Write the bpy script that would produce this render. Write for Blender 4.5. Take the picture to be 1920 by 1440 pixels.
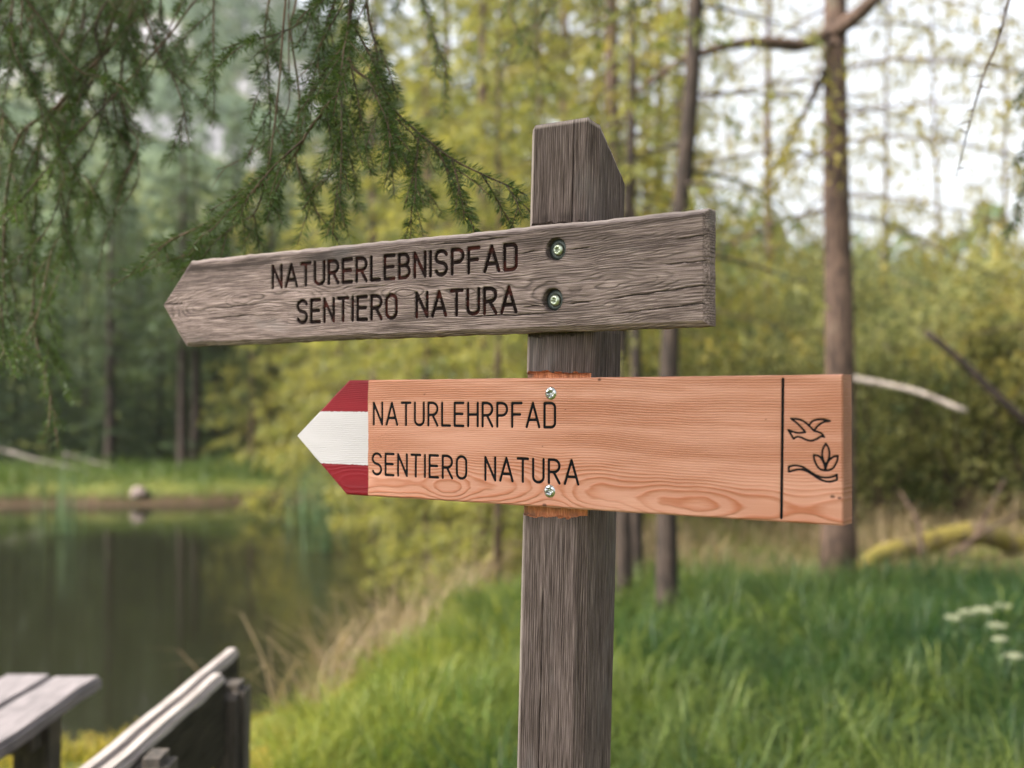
import bpy, bmesh, math, random
import numpy as np
from mathutils import Vector, Matrix

for o in list(bpy.data.objects):
    bpy.data.objects.remove(o)
scene = bpy.context.scene
COL = scene.collection
rad = math.radians

# ------------------------------------------------------------------ camera, sky, sun, exposure
CAM_H, F_PX, PITCH = 1.6, 2100.0, math.atan(28 / 2100)
cam_data = bpy.data.cameras.new('camera')
cam_data.sensor_width = 32.0
cam_data.lens = 35.0
cam_data.clip_start = 0.05
cam_data.clip_end = 6000
cam_data.dof.use_dof = True
cam_data.dof.focus_distance = 1.40
cam_data.dof.aperture_fstop = 2.7
cam = bpy.data.objects.new('camera', cam_data)
COL.objects.link(cam)
cam.location = (0, 0, CAM_H)
cam.rotation_euler = (math.pi / 2 + PITCH, 0, 0)
scene.camera = cam

SUN_DIR = Vector((-0.74, -0.30, 0.72)).normalized()      # towards the sun
SUN_EL = math.asin(SUN_DIR.z)
SUN_AZ = math.atan2(SUN_DIR.x, SUN_DIR.y)
world = bpy.data.worlds.new('World')
scene.world = world
world.use_nodes = True
wn = world.node_tree
wn.nodes.clear()
w_out = wn.nodes.new('ShaderNodeOutputWorld')
w_bg = wn.nodes.new('ShaderNodeBackground')
w_sky = wn.nodes.new('ShaderNodeTexSky')
w_sky.sky_type = 'NISHITA'
w_sky.sun_disc = False
w_sky.sun_elevation = SUN_EL
w_sky.sun_rotation = SUN_AZ
w_sky.dust_density = 4.0
w_sky.air_density = 1.0
w_sky.ozone_density = 1.0
w_hs = wn.nodes.new('ShaderNodeHueSaturation')          # thin even veil of cloud: the blue is washed out
w_hs.inputs['Saturation'].default_value = 0.25
w_hs.inputs['Value'].default_value = 1.3
wn.links.new(w_sky.outputs[0], w_hs.inputs['Color'])
wn.links.new(w_hs.outputs[0], w_bg.inputs['Color'])
w_bg.inputs['Strength'].default_value = 0.15
wn.links.new(w_bg.outputs[0], w_out.inputs[0])

sun_data = bpy.data.lights.new('sun', 'SUN')
sun_data.energy = 5.0
sun_data.angle = rad(5.0)
sun_data.color = (1.0, 0.94, 0.86)
sun = bpy.data.objects.new('sun', sun_data)
COL.objects.link(sun)
sun.rotation_euler = (-SUN_DIR).to_track_quat('-Z', 'Y').to_euler()

scene.view_settings.view_transform = 'Standard'
scene.view_settings.look = 'None'
scene.view_settings.gamma = 1.0
scene.view_settings.exposure = 1.25
scene.view_settings.use_curve_mapping = False
scene.render.engine = 'CYCLES'
scene.cycles.use_denoising = True
scene.cycles.max_bounces = 6
scene.cycles.diffuse_bounces = 3
scene.cycles.glossy_bounces = 3
scene.cycles.transmission_bounces = 3
scene.cycles.transparent_max_bounces = 4
scene.cycles.caustics_reflective = False
scene.cycles.caustics_refractive = False
scene.cycles.sample_clamp_indirect = 6.0

RNG = np.random.default_rng(7)
random.seed(7)

# ------------------------------------------------------------------ helpers
def ray(px, py):
    a = (px - 960) / F_PX
    b = -(py - 720) / F_PX
    return np.array([a, math.cos(PITCH) - b * math.sin(PITCH), math.sin(PITCH) + b * math.cos(PITCH)])

def at(px, py, depth):
    """real place of something seen in that direction at that distance in front"""
    d = ray(px, py)
    return np.array([0, 0, CAM_H]) + d * (depth / d[1])

def tag(o, label=None, cat=None, group=None, kind=None):
    if label: o['label'] = label
    if cat: o['category'] = cat
    if group: o['group'] = group
    if kind: o['kind'] = kind
    return o

def link(name, data, parent=None, mat=None):
    o = bpy.data.objects.new(name, data)
    COL.objects.link(o)
    if parent is not None: o.parent = parent
    if mat is not None and data is not None and len(data.materials) == 0:
        data.materials.append(mat)
    return o

def empty(name, loc, rz=0.0):
    o = bpy.data.objects.new(name, None)
    COL.objects.link(o)
    o.location = loc
    o.rotation_euler = (0, 0, rz)
    o.empty_display_size = 0.1
    return o

def copy_tree(o, parent=None):
    c = o.copy()
    COL.objects.link(c)
    c.parent = parent
    for ch in list(o.children):
        copy_tree(ch, c)
    return c

def npmesh(name, V, F, attrs=None, smooth=False, matidx=None):
    """V (n,3); F (m,k) all faces of one size, or list of such arrays"""
    V = np.ascontiguousarray(V, dtype=np.float32)
    Fs = F if isinstance(F, list) else [F]
    Fs = [np.asarray(f, dtype=np.int32) for f in Fs if len(f)]
    me = bpy.data.meshes.new(name)
    me.vertices.add(len(V))
    me.vertices.foreach_set('co', V.ravel())
    tot = np.concatenate([np.full(len(f), f.shape[1], dtype=np.int32) for f in Fs])
    idx = np.concatenate([f.ravel() for f in Fs])
    me.loops.add(len(idx))
    me.loops.foreach_set('vertex_index', idx)
    me.polygons.add(len(tot))
    st = np.zeros(len(tot), dtype=np.int32)
    st[1:] = np.cumsum(tot)[:-1]
    me.polygons.foreach_set('loop_start', st)
    me.polygons.foreach_set('loop_total', tot)
    if matidx is not None:
        me.polygons.foreach_set('material_index', np.asarray(matidx, dtype=np.int32))
    me.update(calc_edges=True)
    me.validate()
    if smooth:
        me.polygons.foreach_set('use_smooth', np.ones(len(me.polygons), dtype=bool))
    for k, a in (attrs or {}).items():
        a = np.asarray(a, dtype=np.float32)
        if a.ndim == 1:
            at_ = me.attributes.new(k, 'FLOAT', 'POINT')
            at_.data.foreach_set('value', a)
        else:
            at_ = me.attributes.new(k, 'FLOAT_VECTOR', 'POINT')
            at_.data.foreach_set('vector', a.ravel())
    return me

def _h(i, j, k, s):
    n = (i.astype(np.int64) * 374761393 + j.astype(np.int64) * 668265263 + k.astype(np.int64) * 2147483647 + s * 144665) & 0xffffffff
    n = ((n ^ (n >> 13)) * 1274126177) & 0xffffffff
    n = ((n ^ (n >> 16)) * 2246822519) & 0xffffffff
    return ((n ^ (n >> 15)) & 0xffffff) / float(0xffffff)

def vnoise(x, y=0.0, z=0.0, s=0):
    x, y, z = np.broadcast_arrays(np.asarray(x, float), np.asarray(y, float), np.asarray(z, float))
    i, j, k = np.floor(x), np.floor(y), np.floor(z)
    fx, fy, fz = x - i, y - j, z - k
    i, j, k = i.astype(np.int64), j.astype(np.int64), k.astype(np.int64)
    fx, fy, fz = [t * t * t * (t * (t * 6 - 15) + 10) for t in (fx, fy, fz)]
    r = 0
    for a in (0, 1):
        for b in (0, 1):
            for c in (0, 1):
                w = (fx if a else 1 - fx) * (fy if b else 1 - fy) * (fz if c else 1 - fz)
                r = r + w * _h(i + a, j + b, k + c, s)
    return r * 2 - 1

def fbm(x, y=0.0, z=0.0, s=0, o=3):
    r, a = 0, 1.0
    for q in range(o):
        r = r + a * vnoise(np.asarray(x) * 2 ** q, np.asarray(y) * 2 ** q, np.asarray(z) * 2 ** q, s + q * 17)
        a *= 0.5
    return r / 1.75

def sstep(a, b, x):
    t = np.clip((x - a) / (b - a), 0, 1)
    return t * t * (3 - 2 * t)

def smooth_path(P, n):
    """Catmull-Rom through control points"""
    P = np.asarray(P, float)
    Q = np.vstack([2 * P[0] - P[1], P, 2 * P[-1] - P[-2]])
    seg = np.linalg.norm(np.diff(P, axis=0), axis=1)
    cum = np.concatenate([[0], np.cumsum(seg)])
    out = []
    for t in np.linspace(0, cum[-1], n):
        i = min(np.searchsorted(cum, t, side='right') - 1, len(P) - 2)
        u = (t - cum[i]) / max(seg[i], 1e-9)
        p0, p1, p2, p3 = Q[i], Q[i + 1], Q[i + 2], Q[i + 3]
        out.append(0.5 * ((2 * p1) + (-p0 + p2) * u + (2 * p0 - 5 * p1 + 4 * p2 - p3) * u * u + (-p0 + 3 * p1 - 3 * p2 + p3) * u ** 3))
    return np.array(out)

class Tubes:
    """collects tapered tubes into one mesh"""
    def __init__(self): self.V, self.F, self.n = [], [], 0
    def add(self, P, R, k=6, jit=0.0):
        P = np.asarray(P, float)
        m = len(P)
        R = np.broadcast_to(np.asarray(R, float), (m,)) if np.ndim(R) else np.full(m, R)
        T = np.gradient(P, axis=0)
        T /= np.linalg.norm(T, axis=1)[:, None] + 1e-12
        up = np.array([0, 0, 1.0]) if abs(T[0, 2]) < 0.9 else np.array([1.0, 0, 0])
        A = np.cross(T, up); A /= np.linalg.norm(A, axis=1)[:, None] + 1e-9
        B = np.cross(T, A)
        ang = np.linspace(0, 2 * math.pi, k, endpoint=False)
        rr = R[:, None] * (1 + (RNG.uniform(-jit, jit, (m, k)) if jit else 0))
        V = P[:, None, :] + rr[..., None] * (np.cos(ang)[None, :, None] * A[:, None, :] + np.sin(ang)[None, :, None] * B[:, None, :])
        self.V.append(V.reshape(-1, 3))
        i = np.arange(m - 1)[:, None]; j = np.arange(k)[None, :]
        a = i * k + j; b = i * k + (j + 1) % k
        Fq = np.stack([a, b, b + k, a + k], -1).reshape(-1, 4) + self.n
        self.F.append(Fq)
        c0 = np.arange(k)[::-1] + self.n
        self.n += m * k
        c1 = np.arange(k) + self.n - k
        for c in (c0, c1):                       # end caps as quads/tris fan
            for q in range(1, k - 1, 2):
                self.F.append(np.array([[c[0], c[q], c[q + 1], c[min(q + 2, k - 1)]]]) if q + 2 < k else np.array([[c[0], c[q], c[q + 1], c[q + 1]]]))
    def mesh(self, name, attrs=None):
        F = np.vstack(self.F)
        tri = F[:, 2] == F[:, 3]
        return npmesh(name, np.vstack(self.V), [F[~tri], F[tri][:, :3]], attrs, smooth=True)

# ------------------------------------------------------------------ node helper
class NT:
    def __init__(self, name):
        self.m = bpy.data.materials.new(name)
        self.m.use_nodes = True
        self.t = self.m.node_tree
        self.t.nodes.clear()
        self.out = self.t.nodes.new('ShaderNodeOutputMaterial')
    def n(self, typ, ins=None, out=0, **props):
        nd = self.t.nodes.new('ShaderNode' + typ)
        for k, v in props.items(): setattr(nd, k, v)
        for k, v in (ins or {}).items():
            s = nd.inputs[k]
            if isinstance(v, bpy.types.NodeSocket): self.t.links.new(v, s)
            elif isinstance(v, (tuple, list)) and s.type == 'RGBA' and len(v) == 3: s.default_value = (*v, 1)
            else: s.default_value = v
        return nd.outputs[out] if out is not None else nd
    def math(self, op, a, b=0.0, c=0.0, clamp=False):
        return self.n('Math', {0: a, 1: b, 2: c}, operation=op, use_clamp=clamp)
    def mix(self, f, a, b, blend='MIX'):
        nd = self.t.nodes.new('ShaderNodeMix')
        nd.data_type = 'RGBA'; nd.blend_type = blend
        for idx, v in ((0, f), (6, a), (7, b)):
            s = nd.inputs[idx]
            if isinstance(v, bpy.types.NodeSocket): self.t.links.new(v, s)
            elif isinstance(v, (tuple, list)): s.default_value = (*v[:3], 1)
            else: s.default_value = v
        return nd.outputs[2]
    def attr(self, name, vec=False):
        return self.n('Attribute', attribute_name=name, out=1 if vec else 2)
    def ramp(self, f, stops, interp='LINEAR'):
        nd = self.n('ValToRGB', {0: f}, out=None)
        cr = nd.color_ramp
        cr.interpolation = interp
        while len(cr.elements) < len(stops): cr.elements.new(0.5)
        for e, (p, c) in zip(cr.elements, stops):
            e.position = p
            e.color = (*c, 1) if isinstance(c, (tuple, list)) else (c, c, c, 1)
        return nd.outputs[0]
    def maprange(self, v, a, b, c=0.0, d=1.0, smooth=True):
        return self.n('MapRange', {0: v, 1: a, 2: b, 3: c, 4: d}, interpolation_type='SMOOTHSTEP' if smooth else 'LINEAR')
    def noise(self, vec, scale, detail=3.0, rough=0.55, dist=0.0):
        return self.n('TexNoise', {'Vector': vec, 'Scale': scale, 'Detail': detail, 'Roughness': rough, 'Distortion': dist})
    def coords(self, scale=(1, 1, 1), src='Object'):
        c = self.n('TexCoord', out=None).outputs[src]
        return self.n('Mapping', {0: c, 3: scale})
    def principled(self, color, rough=0.6, bump=None, bstr=0.3, bdist=0.01, **kw):
        ins = {'Base Color': color, 'Roughness': rough}
        ins.update(kw)
        if bump is not None:
            ins['Normal'] = self.n('Bump', {'Strength': bstr, 'Distance': bdist, 'Height': bump})
        return self.n('BsdfPrincipled', ins)
    def done(self, sh):
        self.t.links.new(sh, self.out.inputs[0])
        return self.m

def mat_foliage(name, c_dark, c_light, trans=0.35, rough=0.55, tcol=None):
    t = NT(name)
    a = t.attr('tint')
    col = t.mix(a, c_dark, c_light)
    d = t.principled(col, rough, **{'Specular IOR Level': 0.25})
    tr = t.n('BsdfTranslucent', {'Color': t.mix(a, tcol[0], tcol[1]) if tcol else t.mix(0.35, col, (0.16, 0.17, 0.02))})
    return t.done(t.n('MixShader', {0: trans, 1: d, 2: tr}))

def mat_bark(name, c1, c2, lich=(0.16, 0.17, 0.12), amt=0.25):
    t = NT(name)
    v = t.coords((1, 1, 0.25))
    n1 = t.noise(v, 22, 5, 0.65, 0.4)
    n2 = t.noise(t.coords(), 3.5, 3, 0.6)
    col = t.mix(t.maprange(n1, 0.3, 0.7), c1, c2)
    col = t.mix(t.maprange(n2, 0.55, 0.75, 0, amt), col, lich)
    return t.done(t.principled(col, 0.85, n1, 0.7, 0.02, **{'Specular IOR Level': 0.2}))

M = {}
M['spruce_dark'] = mat_foliage('spruce_dark', (0.018, 0.038, 0.019), (0.066, 0.100, 0.034), 0.32)
M['spruce_light'] = mat_foliage('spruce_light', (0.022, 0.048, 0.016), (0.245, 0.225, 0.055), 0.42, tcol=((0.12, 0.16, 0.025), (0.52, 0.46, 0.08)))
M['larch'] = mat_foliage('larch', (0.080, 0.085, 0.020), (0.25, 0.20, 0.045), 0.45, tcol=((0.22, 0.19, 0.03), (0.48, 0.38, 0.06)))
M['shrub'] = mat_foliage('shrub', (0.030, 0.055, 0.020), (0.36, 0.34, 0.12), 0.45, tcol=((0.11, 0.14, 0.04), (0.60, 0.55, 0.15)))
M['needle'] = mat_foliage('needle', (0.018, 0.044, 0.012), (0.085, 0.145, 0.025), 0.25, 0.4)
M['needle_fresh'] = mat_foliage('needle_fresh', (0.05, 0.10, 0.02), (0.16, 0.22, 0.03), 0.35, 0.45)
M['far_wood'] = mat_foliage('far_wood', (0.05, 0.085, 0.045), (0.12, 0.16, 0.075), 0.25)
M['bark'] = mat_bark('bark', (0.028, 0.019, 0.015), (0.125, 0.080, 0.058))
M['bark_dark'] = mat_bark('bark_dark', (0.014, 0.011, 0.009), (0.055, 0.039, 0.030), (0.05, 0.055, 0.035), 0.15)
M['twig'] = mat_bark('twig', (0.045, 0.032, 0.024), (0.16, 0.105, 0.07), (0.15, 0.17, 0.11), 0.5)
M['dead_wood'] = mat_bark('dead_wood', (0.16, 0.13, 0.11), (0.42, 0.36, 0.31), (0.2, 0.2, 0.15), 0.2)

# ------------------------------------------------------------------ signpost
TH = rad(33.6)
U_AX = np.array([math.cos(TH), -math.sin(TH), 0.0])
N_AX = np.array([-math.sin(TH), -math.cos(TH), 0.0])
P0 = np.array([0, 0, CAM_H]) + ray(1035, 745) * 1.36      # on the boards' front plane, at the post

def board_uv(px, py, off=0.0):
    d = ray(px, py)
    C = np.array([0, 0, CAM_H])
    t = ((P0 + N_AX * off - C) @ N_AX) / (d @ N_AX)
    q = C + d * t
    return np.array([(q - P0) @ U_AX, q[2] - P0[2]])

def arc(cx, cy, rx, ry, a0, a1, n=8):
    a = np.radians(np.linspace(a0, a1, n))
    return [(cx + rx * math.cos(t), cy + ry * math.sin(t)) for t in a]

def glyph(c):
    w = {'A': 0.52, 'I': 0.0, 'L': 0.36, 'E': 0.39, 'F': 0.39, 'T': 0.42, 'N': 0.42}.get(c, 0.42)
    r = w / 2
    if c == 'N': s = [[(0, 0), (0, 1), (w, 0), (w, 1)]]
    elif c == 'A': s = [[(0, 0), (r, 1), (w, 0)], [(w * 0.16, 0.30), (w * 0.84, 0.30)]]
    elif c == 'T': s = [[(0, 1), (w, 1)], [(r, 1), (r, 0)]]
    elif c == 'U': s = [[(0, 1), (0, 0.22)] + arc(r, 0.22, r, 0.22, 180, 360) + [(w, 1)]]
    elif c in 'RP':
        s = [[(0, 0), (0, 1), (w - 0.22, 1)] + arc(w - 0.22, 0.735, 0.22, 0.265, 90, -90) + [(0, 0.47)]]
        if c == 'R': s.append([(w * 0.45, 0.47), (w, 0)])
    elif c == 'B':
        s = [[(0, 0), (0, 1), (w - 0.21, 1)] + arc(w - 0.23, 0.76, 0.19, 0.24, 90, -90) + [(0, 0.52)],
             [(0, 0), (w - 0.2, 0)] + arc(w - 0.22, 0.26, 0.22, 0.26, -90, 90)]
    elif c == 'E': s = [[(w, 1), (0, 1), (0, 0), (w, 0)], [(0, 0.52), (w * 0.9, 0.52)]]
    elif c == 'F': s = [[(w, 1), (0, 1), (0, 0)], [(0, 0.52), (w * 0.85, 0.52)]]
    elif c == 'L': s = [[(0, 1), (0, 0), (w, 0)]]
    elif c == 'H': s = [[(0, 0), (0, 1)], [(w, 0), (w, 1)], [(0, 0.5), (w, 0.5)]]
    elif c == 'I': s = [[(0, 0), (0, 1)]]
    elif c == 'D': s = [[(0, 0), (0, 1), (w - 0.16, 1)] + arc(w - 0.16, 0.82, 0.16, 0.18, 90, 0, 5) + arc(w - 0.16, 0.18, 0.16, 0.18, 0, -90, 5) + [(0, 0)]]
    elif c == 'O': s = [arc(r, 0.76, r, 0.24, 0, 180) + arc(r, 0.24, r, 0.24, 180, 360) + [(w, 0.76)]]
    elif c == 'S': s = [arc(r, 0.77, r, 0.23, 20, 180, 8) + arc(r, 0.72, r, 0.21, 190, 235, 3) + [(w * 0.72, 0.47)] + arc(r, 0.25, r, 0.25, 35, -160, 11)]
    return w, s

def layout(text, u0, u1, v_lo, v_hi):
    """strokes of a line of routed letters between u0 and u1"""
    h = v_hi - v_lo
    x, items = 0.0, []
    for c in text:
        if c == ' ':
            x += 0.62; continue
        w, s = glyph(c)
        items.append((x, s))
        x += w + 0.215
    total = x - 0.215
    k = (u1 - u0) / total
    return [np.array([(u0 + (x0 + a) * k, v_lo + b * h) for a, b in st]) for x0, ss in items for st in ss]

def seg_sdf(U, V, strokes, hw):
    """distance to a set of polylines minus the half width; strokes: list of (n,2) arrays"""
    D = np.full(U.shape, 0.02)
    m = hw + 0.004
    for S in strokes:
        box = (U > S[:, 0].min() - m) & (U < S[:, 0].max() + m) & (V > S[:, 1].min() - m) & (V < S[:, 1].max() + m)
        if not box.any(): continue
        u, v = U[box], V[box]
        d = np.full(u.shape, 1.0)
        for a, b in zip(S[:-1], S[1:]):
            ab = b - a
            t = np.clip(((u - a[0]) * ab[0] + (v - a[1]) * ab[1]) / max(ab @ ab, 1e-12), 0, 1)
            d = np.minimum(d, np.hypot(u - a[0] - t * ab[0], v - a[1] - t * ab[1]))
        D[box] = np.minimum(D[box], d - hw)
    return D

def board_mesh(name, vt, vb, right, corner_t, tip, corner_b, thick, cham, step, field, wob=0.0004):
    """arrow board; field(u, v) -> (depth of front surface, attributes)"""
    nv = int((vt - vb) / step); nu = int((right - tip[0]) / step)
    def left(v):
        return np.where(v > tip[1], np.interp(v, [tip[1], vt], [tip[0], corner_t]), np.interp(v, [vb, tip[1]], [corner_b, tip[0]]))
    def mp(s, t, c):
        v = (vb + c) + (vt - vb - 2 * c) * t
        l = left(vb + (vt - vb) * t) + c * 1.2
        u = l + (right - c - l) * s
        v = v + wob * 1.5 * fbm(u * 14, v * 3, 0, 3) + wob * fbm(u * 70, v * 9, 0, 4)
        u = u + wob * fbm(v * 60, u * 5, 1, 5)
        return u, v
    S, T = np.meshgrid(np.linspace(0, 1, nu + 1), np.linspace(0, 1, nv + 1))
    uu, vv = mp(S, T, cham)
    dep, attrs = field(uu, vv)
    V = np.stack([uu, dep, vv + P0[2]], -1).reshape(-1, 3)
    w = nu + 1
    i, j = np.meshgrid(np.arange(nv), np.arange(nu), indexing='ij')
    a = (i * w + j).ravel()
    F = [np.stack([a, a + 1, a + w + 1, a + w], -1)]
    loop = np.concatenate([np.arange(nu), np.arange(nv) * w + nu, nv * w + np.arange(nu, 0, -1), np.arange(nv, 0, -1) * w])
    n0 = len(V); L = len(loop)
    su, tv = S.ravel()[loop], T.ravel()[loop]
    ou, ov = mp(su, tv, 0.0)
    rings = [V]
    for y, inset in ((cham, 0.0), (thick * 0.5, -0.0003), (thick - cham * 0.6, 0.0), (thick, cham * 0.6)):
        if inset > 0: ru, rv = mp(su, tv, inset)
        else: ru, rv = ou, ov
        rings.append(np.stack([ru, np.full(L, y), rv + P0[2]], -1))
    q = np.arange(L)
    prev = loop
    for r in range(4):
        cur = n0 + r * L + q
        F.append(np.stack([prev, cur, cur[(q + 1) % L], prev[(q + 1) % L]], -1))
        prev = cur
    VV = np.vstack(rings)
    tail = VV[n0:]
    _, at_tail = field(tail[:, 0], tail[:, 2] - P0[2])
    full = {}
    for k in attrs:
        x, y = attrs[k], at_tail[k]
        if k == 'ink': y = np.full(len(y), 0.02)
        if k == 'end_grain': y = ((np.tile(su, 4) > 0.999) & (np.repeat(np.arange(4), L) >= 0)).astype(float)
        if k in ('lit_edge', 'dirt_shade'):
            tv_ = tile_v = np.tile(tv, 4); rr_ = np.repeat(np.arange(4), L)
            edge = (tile_v > 0.985) & (rr_ < 3)
            y = np.where(edge, 0.9 if k == 'lit_edge' else 0.0, y * (0.6 if k == 'dirt_shade' else 1))  # upper edge painted pale, as if lit from the top left
        if x.ndim == 3: full[k] = np.concatenate([x.reshape(-1, 3), y])
        else: full[k] = np.concatenate([x.ravel(), y])
    if 'guv' in full: full['guv'] = np.stack([VV[:, 0], VV[:, 2] - P0[2], VV[:, 1]], -1)
    back = prev
    c = len(VV)
    VV = np.vstack([VV, VV[back].mean(0)])
    for k in full:
        full[k] = np.concatenate([full[k], full[k][-1:]])
    F.append(np.stack([back, np.full(L, c), back[(q + 1) % L]], -1))
    me = npmesh(name, VV, F, full)
    sm = np.zeros(len(me.polygons), dtype=bool); sm[:nu * nv] = True
    me.polygons.foreach_set('use_smooth', sm)
    return me

# --- materials of the sign
def mat_weathered(name, ink=False, lum=1.0):
    """grey weathered timber; guv = (along grain, across, depth)"""
    t = NT(name)
    g = t.attr('guv', True)
    fib = t.noise(t.n('Mapping', {0: g, 3: (18, 700, 700)}), 1.0, 4, 0.65, 0.2)
    mid = t.noise(t.n('Mapping', {0: g, 3: (7, 90, 90)}), 1.0, 4, 0.6, 0.6)
    big = t.noise(t.n('Mapping', {0: g, 3: (5, 16, 16)}), 1.0, 3, 0.6, 0.5)
    spk = t.noise(g, 900, 2, 0.6)
    ring = t.attr('ring')
    fr = t.math('FRACT', ring)
    late = t.ramp(fr, [(0.0, 0.35), (0.12, 0.0), (0.55, 0.15), (0.86, 1.0), (1.0, 0.35)])
    latem = t.math('MULTIPLY', late, t.maprange(mid, 0.30, 0.62, 0.15, 1.0))
    k3 = lambda c: tuple(x * lum for x in c)
    col = t.ramp(fib, [(0.33, k3((0.060, 0.042, 0.037))), (0.5, k3((0.225, 0.168, 0.153))), (0.67, k3((0.46, 0.36, 0.33)))])
    col = t.mix(t.math('MULTIPLY', latem, 0.85), col, (0.045, 0.034, 0.029))
    dirt_shade = t.math('MULTIPLY', t.attr('dirt_shade'), t.maprange(mid, 0.35, 0.62, 0.25, 1.0), clamp=True)
    col = t.mix(t.math('MULTIPLY', dirt_shade, 0.92), col, (0.045, 0.034, 0.030))
    col = t.mix(t.maprange(big, 0.56, 0.75, 0, 0.35), col, (0.19, 0.18, 0.18))
    col = t.mix(t.maprange(spk, 0.62, 0.8, 0, 0.35), col, (0.05, 0.04, 0.035))
    col = t.mix(t.math('MULTIPLY', t.attr('lit_edge'), t.maprange(fib, 0.3, 0.6, 0.55, 0.95)), col, (0.52, 0.43, 0.385))  # pale tone that paints light onto the masked edges
    col = t.mix(t.maprange(t.attr('crack'), 0.0, 1.0), col, (0.012, 0.010, 0.009))
    hgt = t.math('ADD', t.math('MULTIPLY', fib, 0.6), t.math('MULTIPLY', latem, -0.6))
    hgt = t.math('ADD', hgt, t.math('MULTIPLY', spk, 0.25))
    rough = 0.85
    if ink:
        red = t.noise(t.n('Mapping', {0: g, 3: (25, 60, 25)}), 1.0, 2, 0.5)
        icol = t.mix(t.maprange(red, 0.50, 0.66, 0, 0.9), (0.014, 0.008, 0.007), (0.060, 0.016, 0.012))
        edge = t.math('ADD', t.attr('ink'), t.math('MULTIPLY', t.math('SUBTRACT', fib, 0.5), 0.0008))
        col = t.mix(t.maprange(edge, -0.0003, 0.0003, 1, 0), col, icol)
    return t.done(t.principled(col, rough, hgt, 1.0, 0.0016, **{'Specular IOR Level': 0.10}))

def mat_fresh(name, painted=True):
    """newly planed red-brown larch"""
    t = NT(name)
    g = t.attr('guv', True)
    fib = t.noise(t.n('Mapping', {0: g, 3: (14, 900, 900)}), 1.0, 3, 0.6)
    pore = t.noise(t.n('Mapping', {0: g, 3: (60, 1500, 1500)}), 1.0, 2, 0.6)
    mid = t.noise(t.n('Mapping', {0: g, 3: (4, 40, 40)}), 1.0, 3, 0.55, 0.3)
    band = t.noise(t.n('Mapping', {0: g, 3: (22, 5, 5)}), 1.0, 2, 0.5)
    ring = t.attr('ring')
    late = t.ramp(t.math('FRACT', ring), [(0.0, 0.5), (0.10, 0.0), (0.50, 0.10), (0.84, 0.95), (0.93, 1.0), (1.0, 0.5)])
    latem = t.math('MULTIPLY', late, t.maprange(mid, 0.32, 0.60, 0.30, 1.0))
    col = t.mix(t.maprange(mid, 0.3, 0.7), (0.52, 0.275, 0.196), (0.43, 0.205, 0.138))
    col = t.mix(t.math('MULTIPLY', latem, 0.95), col, (0.33, 0.108, 0.050))
    col = t.mix(t.maprange(fib, 0.40, 0.62, 0, 0.30), col, (0.40, 0.17, 0.10))
    col = t.mix(t.maprange(pore, 0.64, 0.78, 0, 0.35), col, (0.30, 0.115, 0.06))
    col = t.mix(t.maprange(band, 0.45, 0.7, 0, 0.12), col, (0.45, 0.19, 0.11))
    col = t.mix(t.math('MULTIPLY', t.attr('end_grain'), 0.8), col, (0.26, 0.115, 0.070))
    knot = t.attr('knot')
    col = t.mix(t.math('MULTIPLY', knot, 0.85), col, (0.07, 0.03, 0.018))
    hgt = t.math('ADD', t.math('MULTIPLY', latem, 0.7), t.math('MULTIPLY', fib, 0.35))
    rough, bst = 0.62, 0.8
    if painted:
        wob = t.noise(g, 160, 3, 0.6)
        wob2 = t.math('MULTIPLY', t.math('SUBTRACT', wob, 0.5), 0.0032)
        inside = t.maprange(t.math('ADD', t.attr('stripe_u'), t.math('MULTIPLY', wob2, 0.25)), -0.0003, 0.0003, 1, 0)
        white = t.maprange(t.math('ADD', t.attr('stripe_v'), wob2), -0.0003, 0.0003, 1, 0)
        pcol = t.mix(white, t.mix(t.maprange(mid, 0.3, 0.7), (0.18, 0.005, 0.011), (0.145, 0.004, 0.009)), t.mix(t.maprange(mid, 0.3, 0.7, 0, 0.5), (0.45, 0.425, 0.435), (0.405, 0.38, 0.39)))
        scr = t.noise(t.n('Mapping', {0: g, 3: (90, 150, 90), 2: (0, 0, 0.7)}), 1.0, 4, 0.75, 2.0)
        chip = t.math('MULTIPLY', inside, t.maprange(scr, 0.71, 0.76, 0, 0.7))
        col = t.mix(inside, col, pcol)
        col = t.mix(chip, col, (0.55, 0.30, 0.22))
        blk = t.maprange(t.attr('ink'), -0.00022, 0.00022, 1, 0)
        col = t.mix(blk, col, (0.004, 0.0042, 0.005))
        hgt = t.math('MULTIPLY', hgt, t.math('SUBTRACT', 1.0, t.math('MULTIPLY', t.math('MAXIMUM', inside, blk), 0.65)))
        rough = t.math('ADD', t.math('SUBTRACT', 0.62, t.math('MULTIPLY', inside, 0.16)), t.math('MULTIPLY', blk, 0.25))
    return t.done(t.principled(col, rough, hgt, bst, 0.0010, **{'Specular IOR Level': 0.15}))

def mat_metal(name, col, rough, metal=1.0):
    t = NT(name)
    n = t.noise(t.coords(), 700, 3, 0.6)
    c = t.mix(t.maprange(n, 0.35, 0.7, 0, 0.7), col, tuple(x * 0.45 for x in col))
    return t.done(t.principled(c, rough, n, 0.25, 0.0004, Metallic=metal))

M['old_board'] = mat_weathered('old_board', True, 1.0)
M['old_post'] = mat_weathered('old_post', False, 0.54)
M['new_board'] = mat_fresh('new_board', True)
M['zinc'] = mat_metal('zinc', (0.50, 0.52, 0.51), 0.22)
M['old_zinc'] = mat_metal('old_zinc', (0.42, 0.46, 0.36), 0.38)
M['dark_washer'] = mat_metal('dark_washer', (0.045, 0.055, 0.050), 0.5, 0.6)

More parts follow.
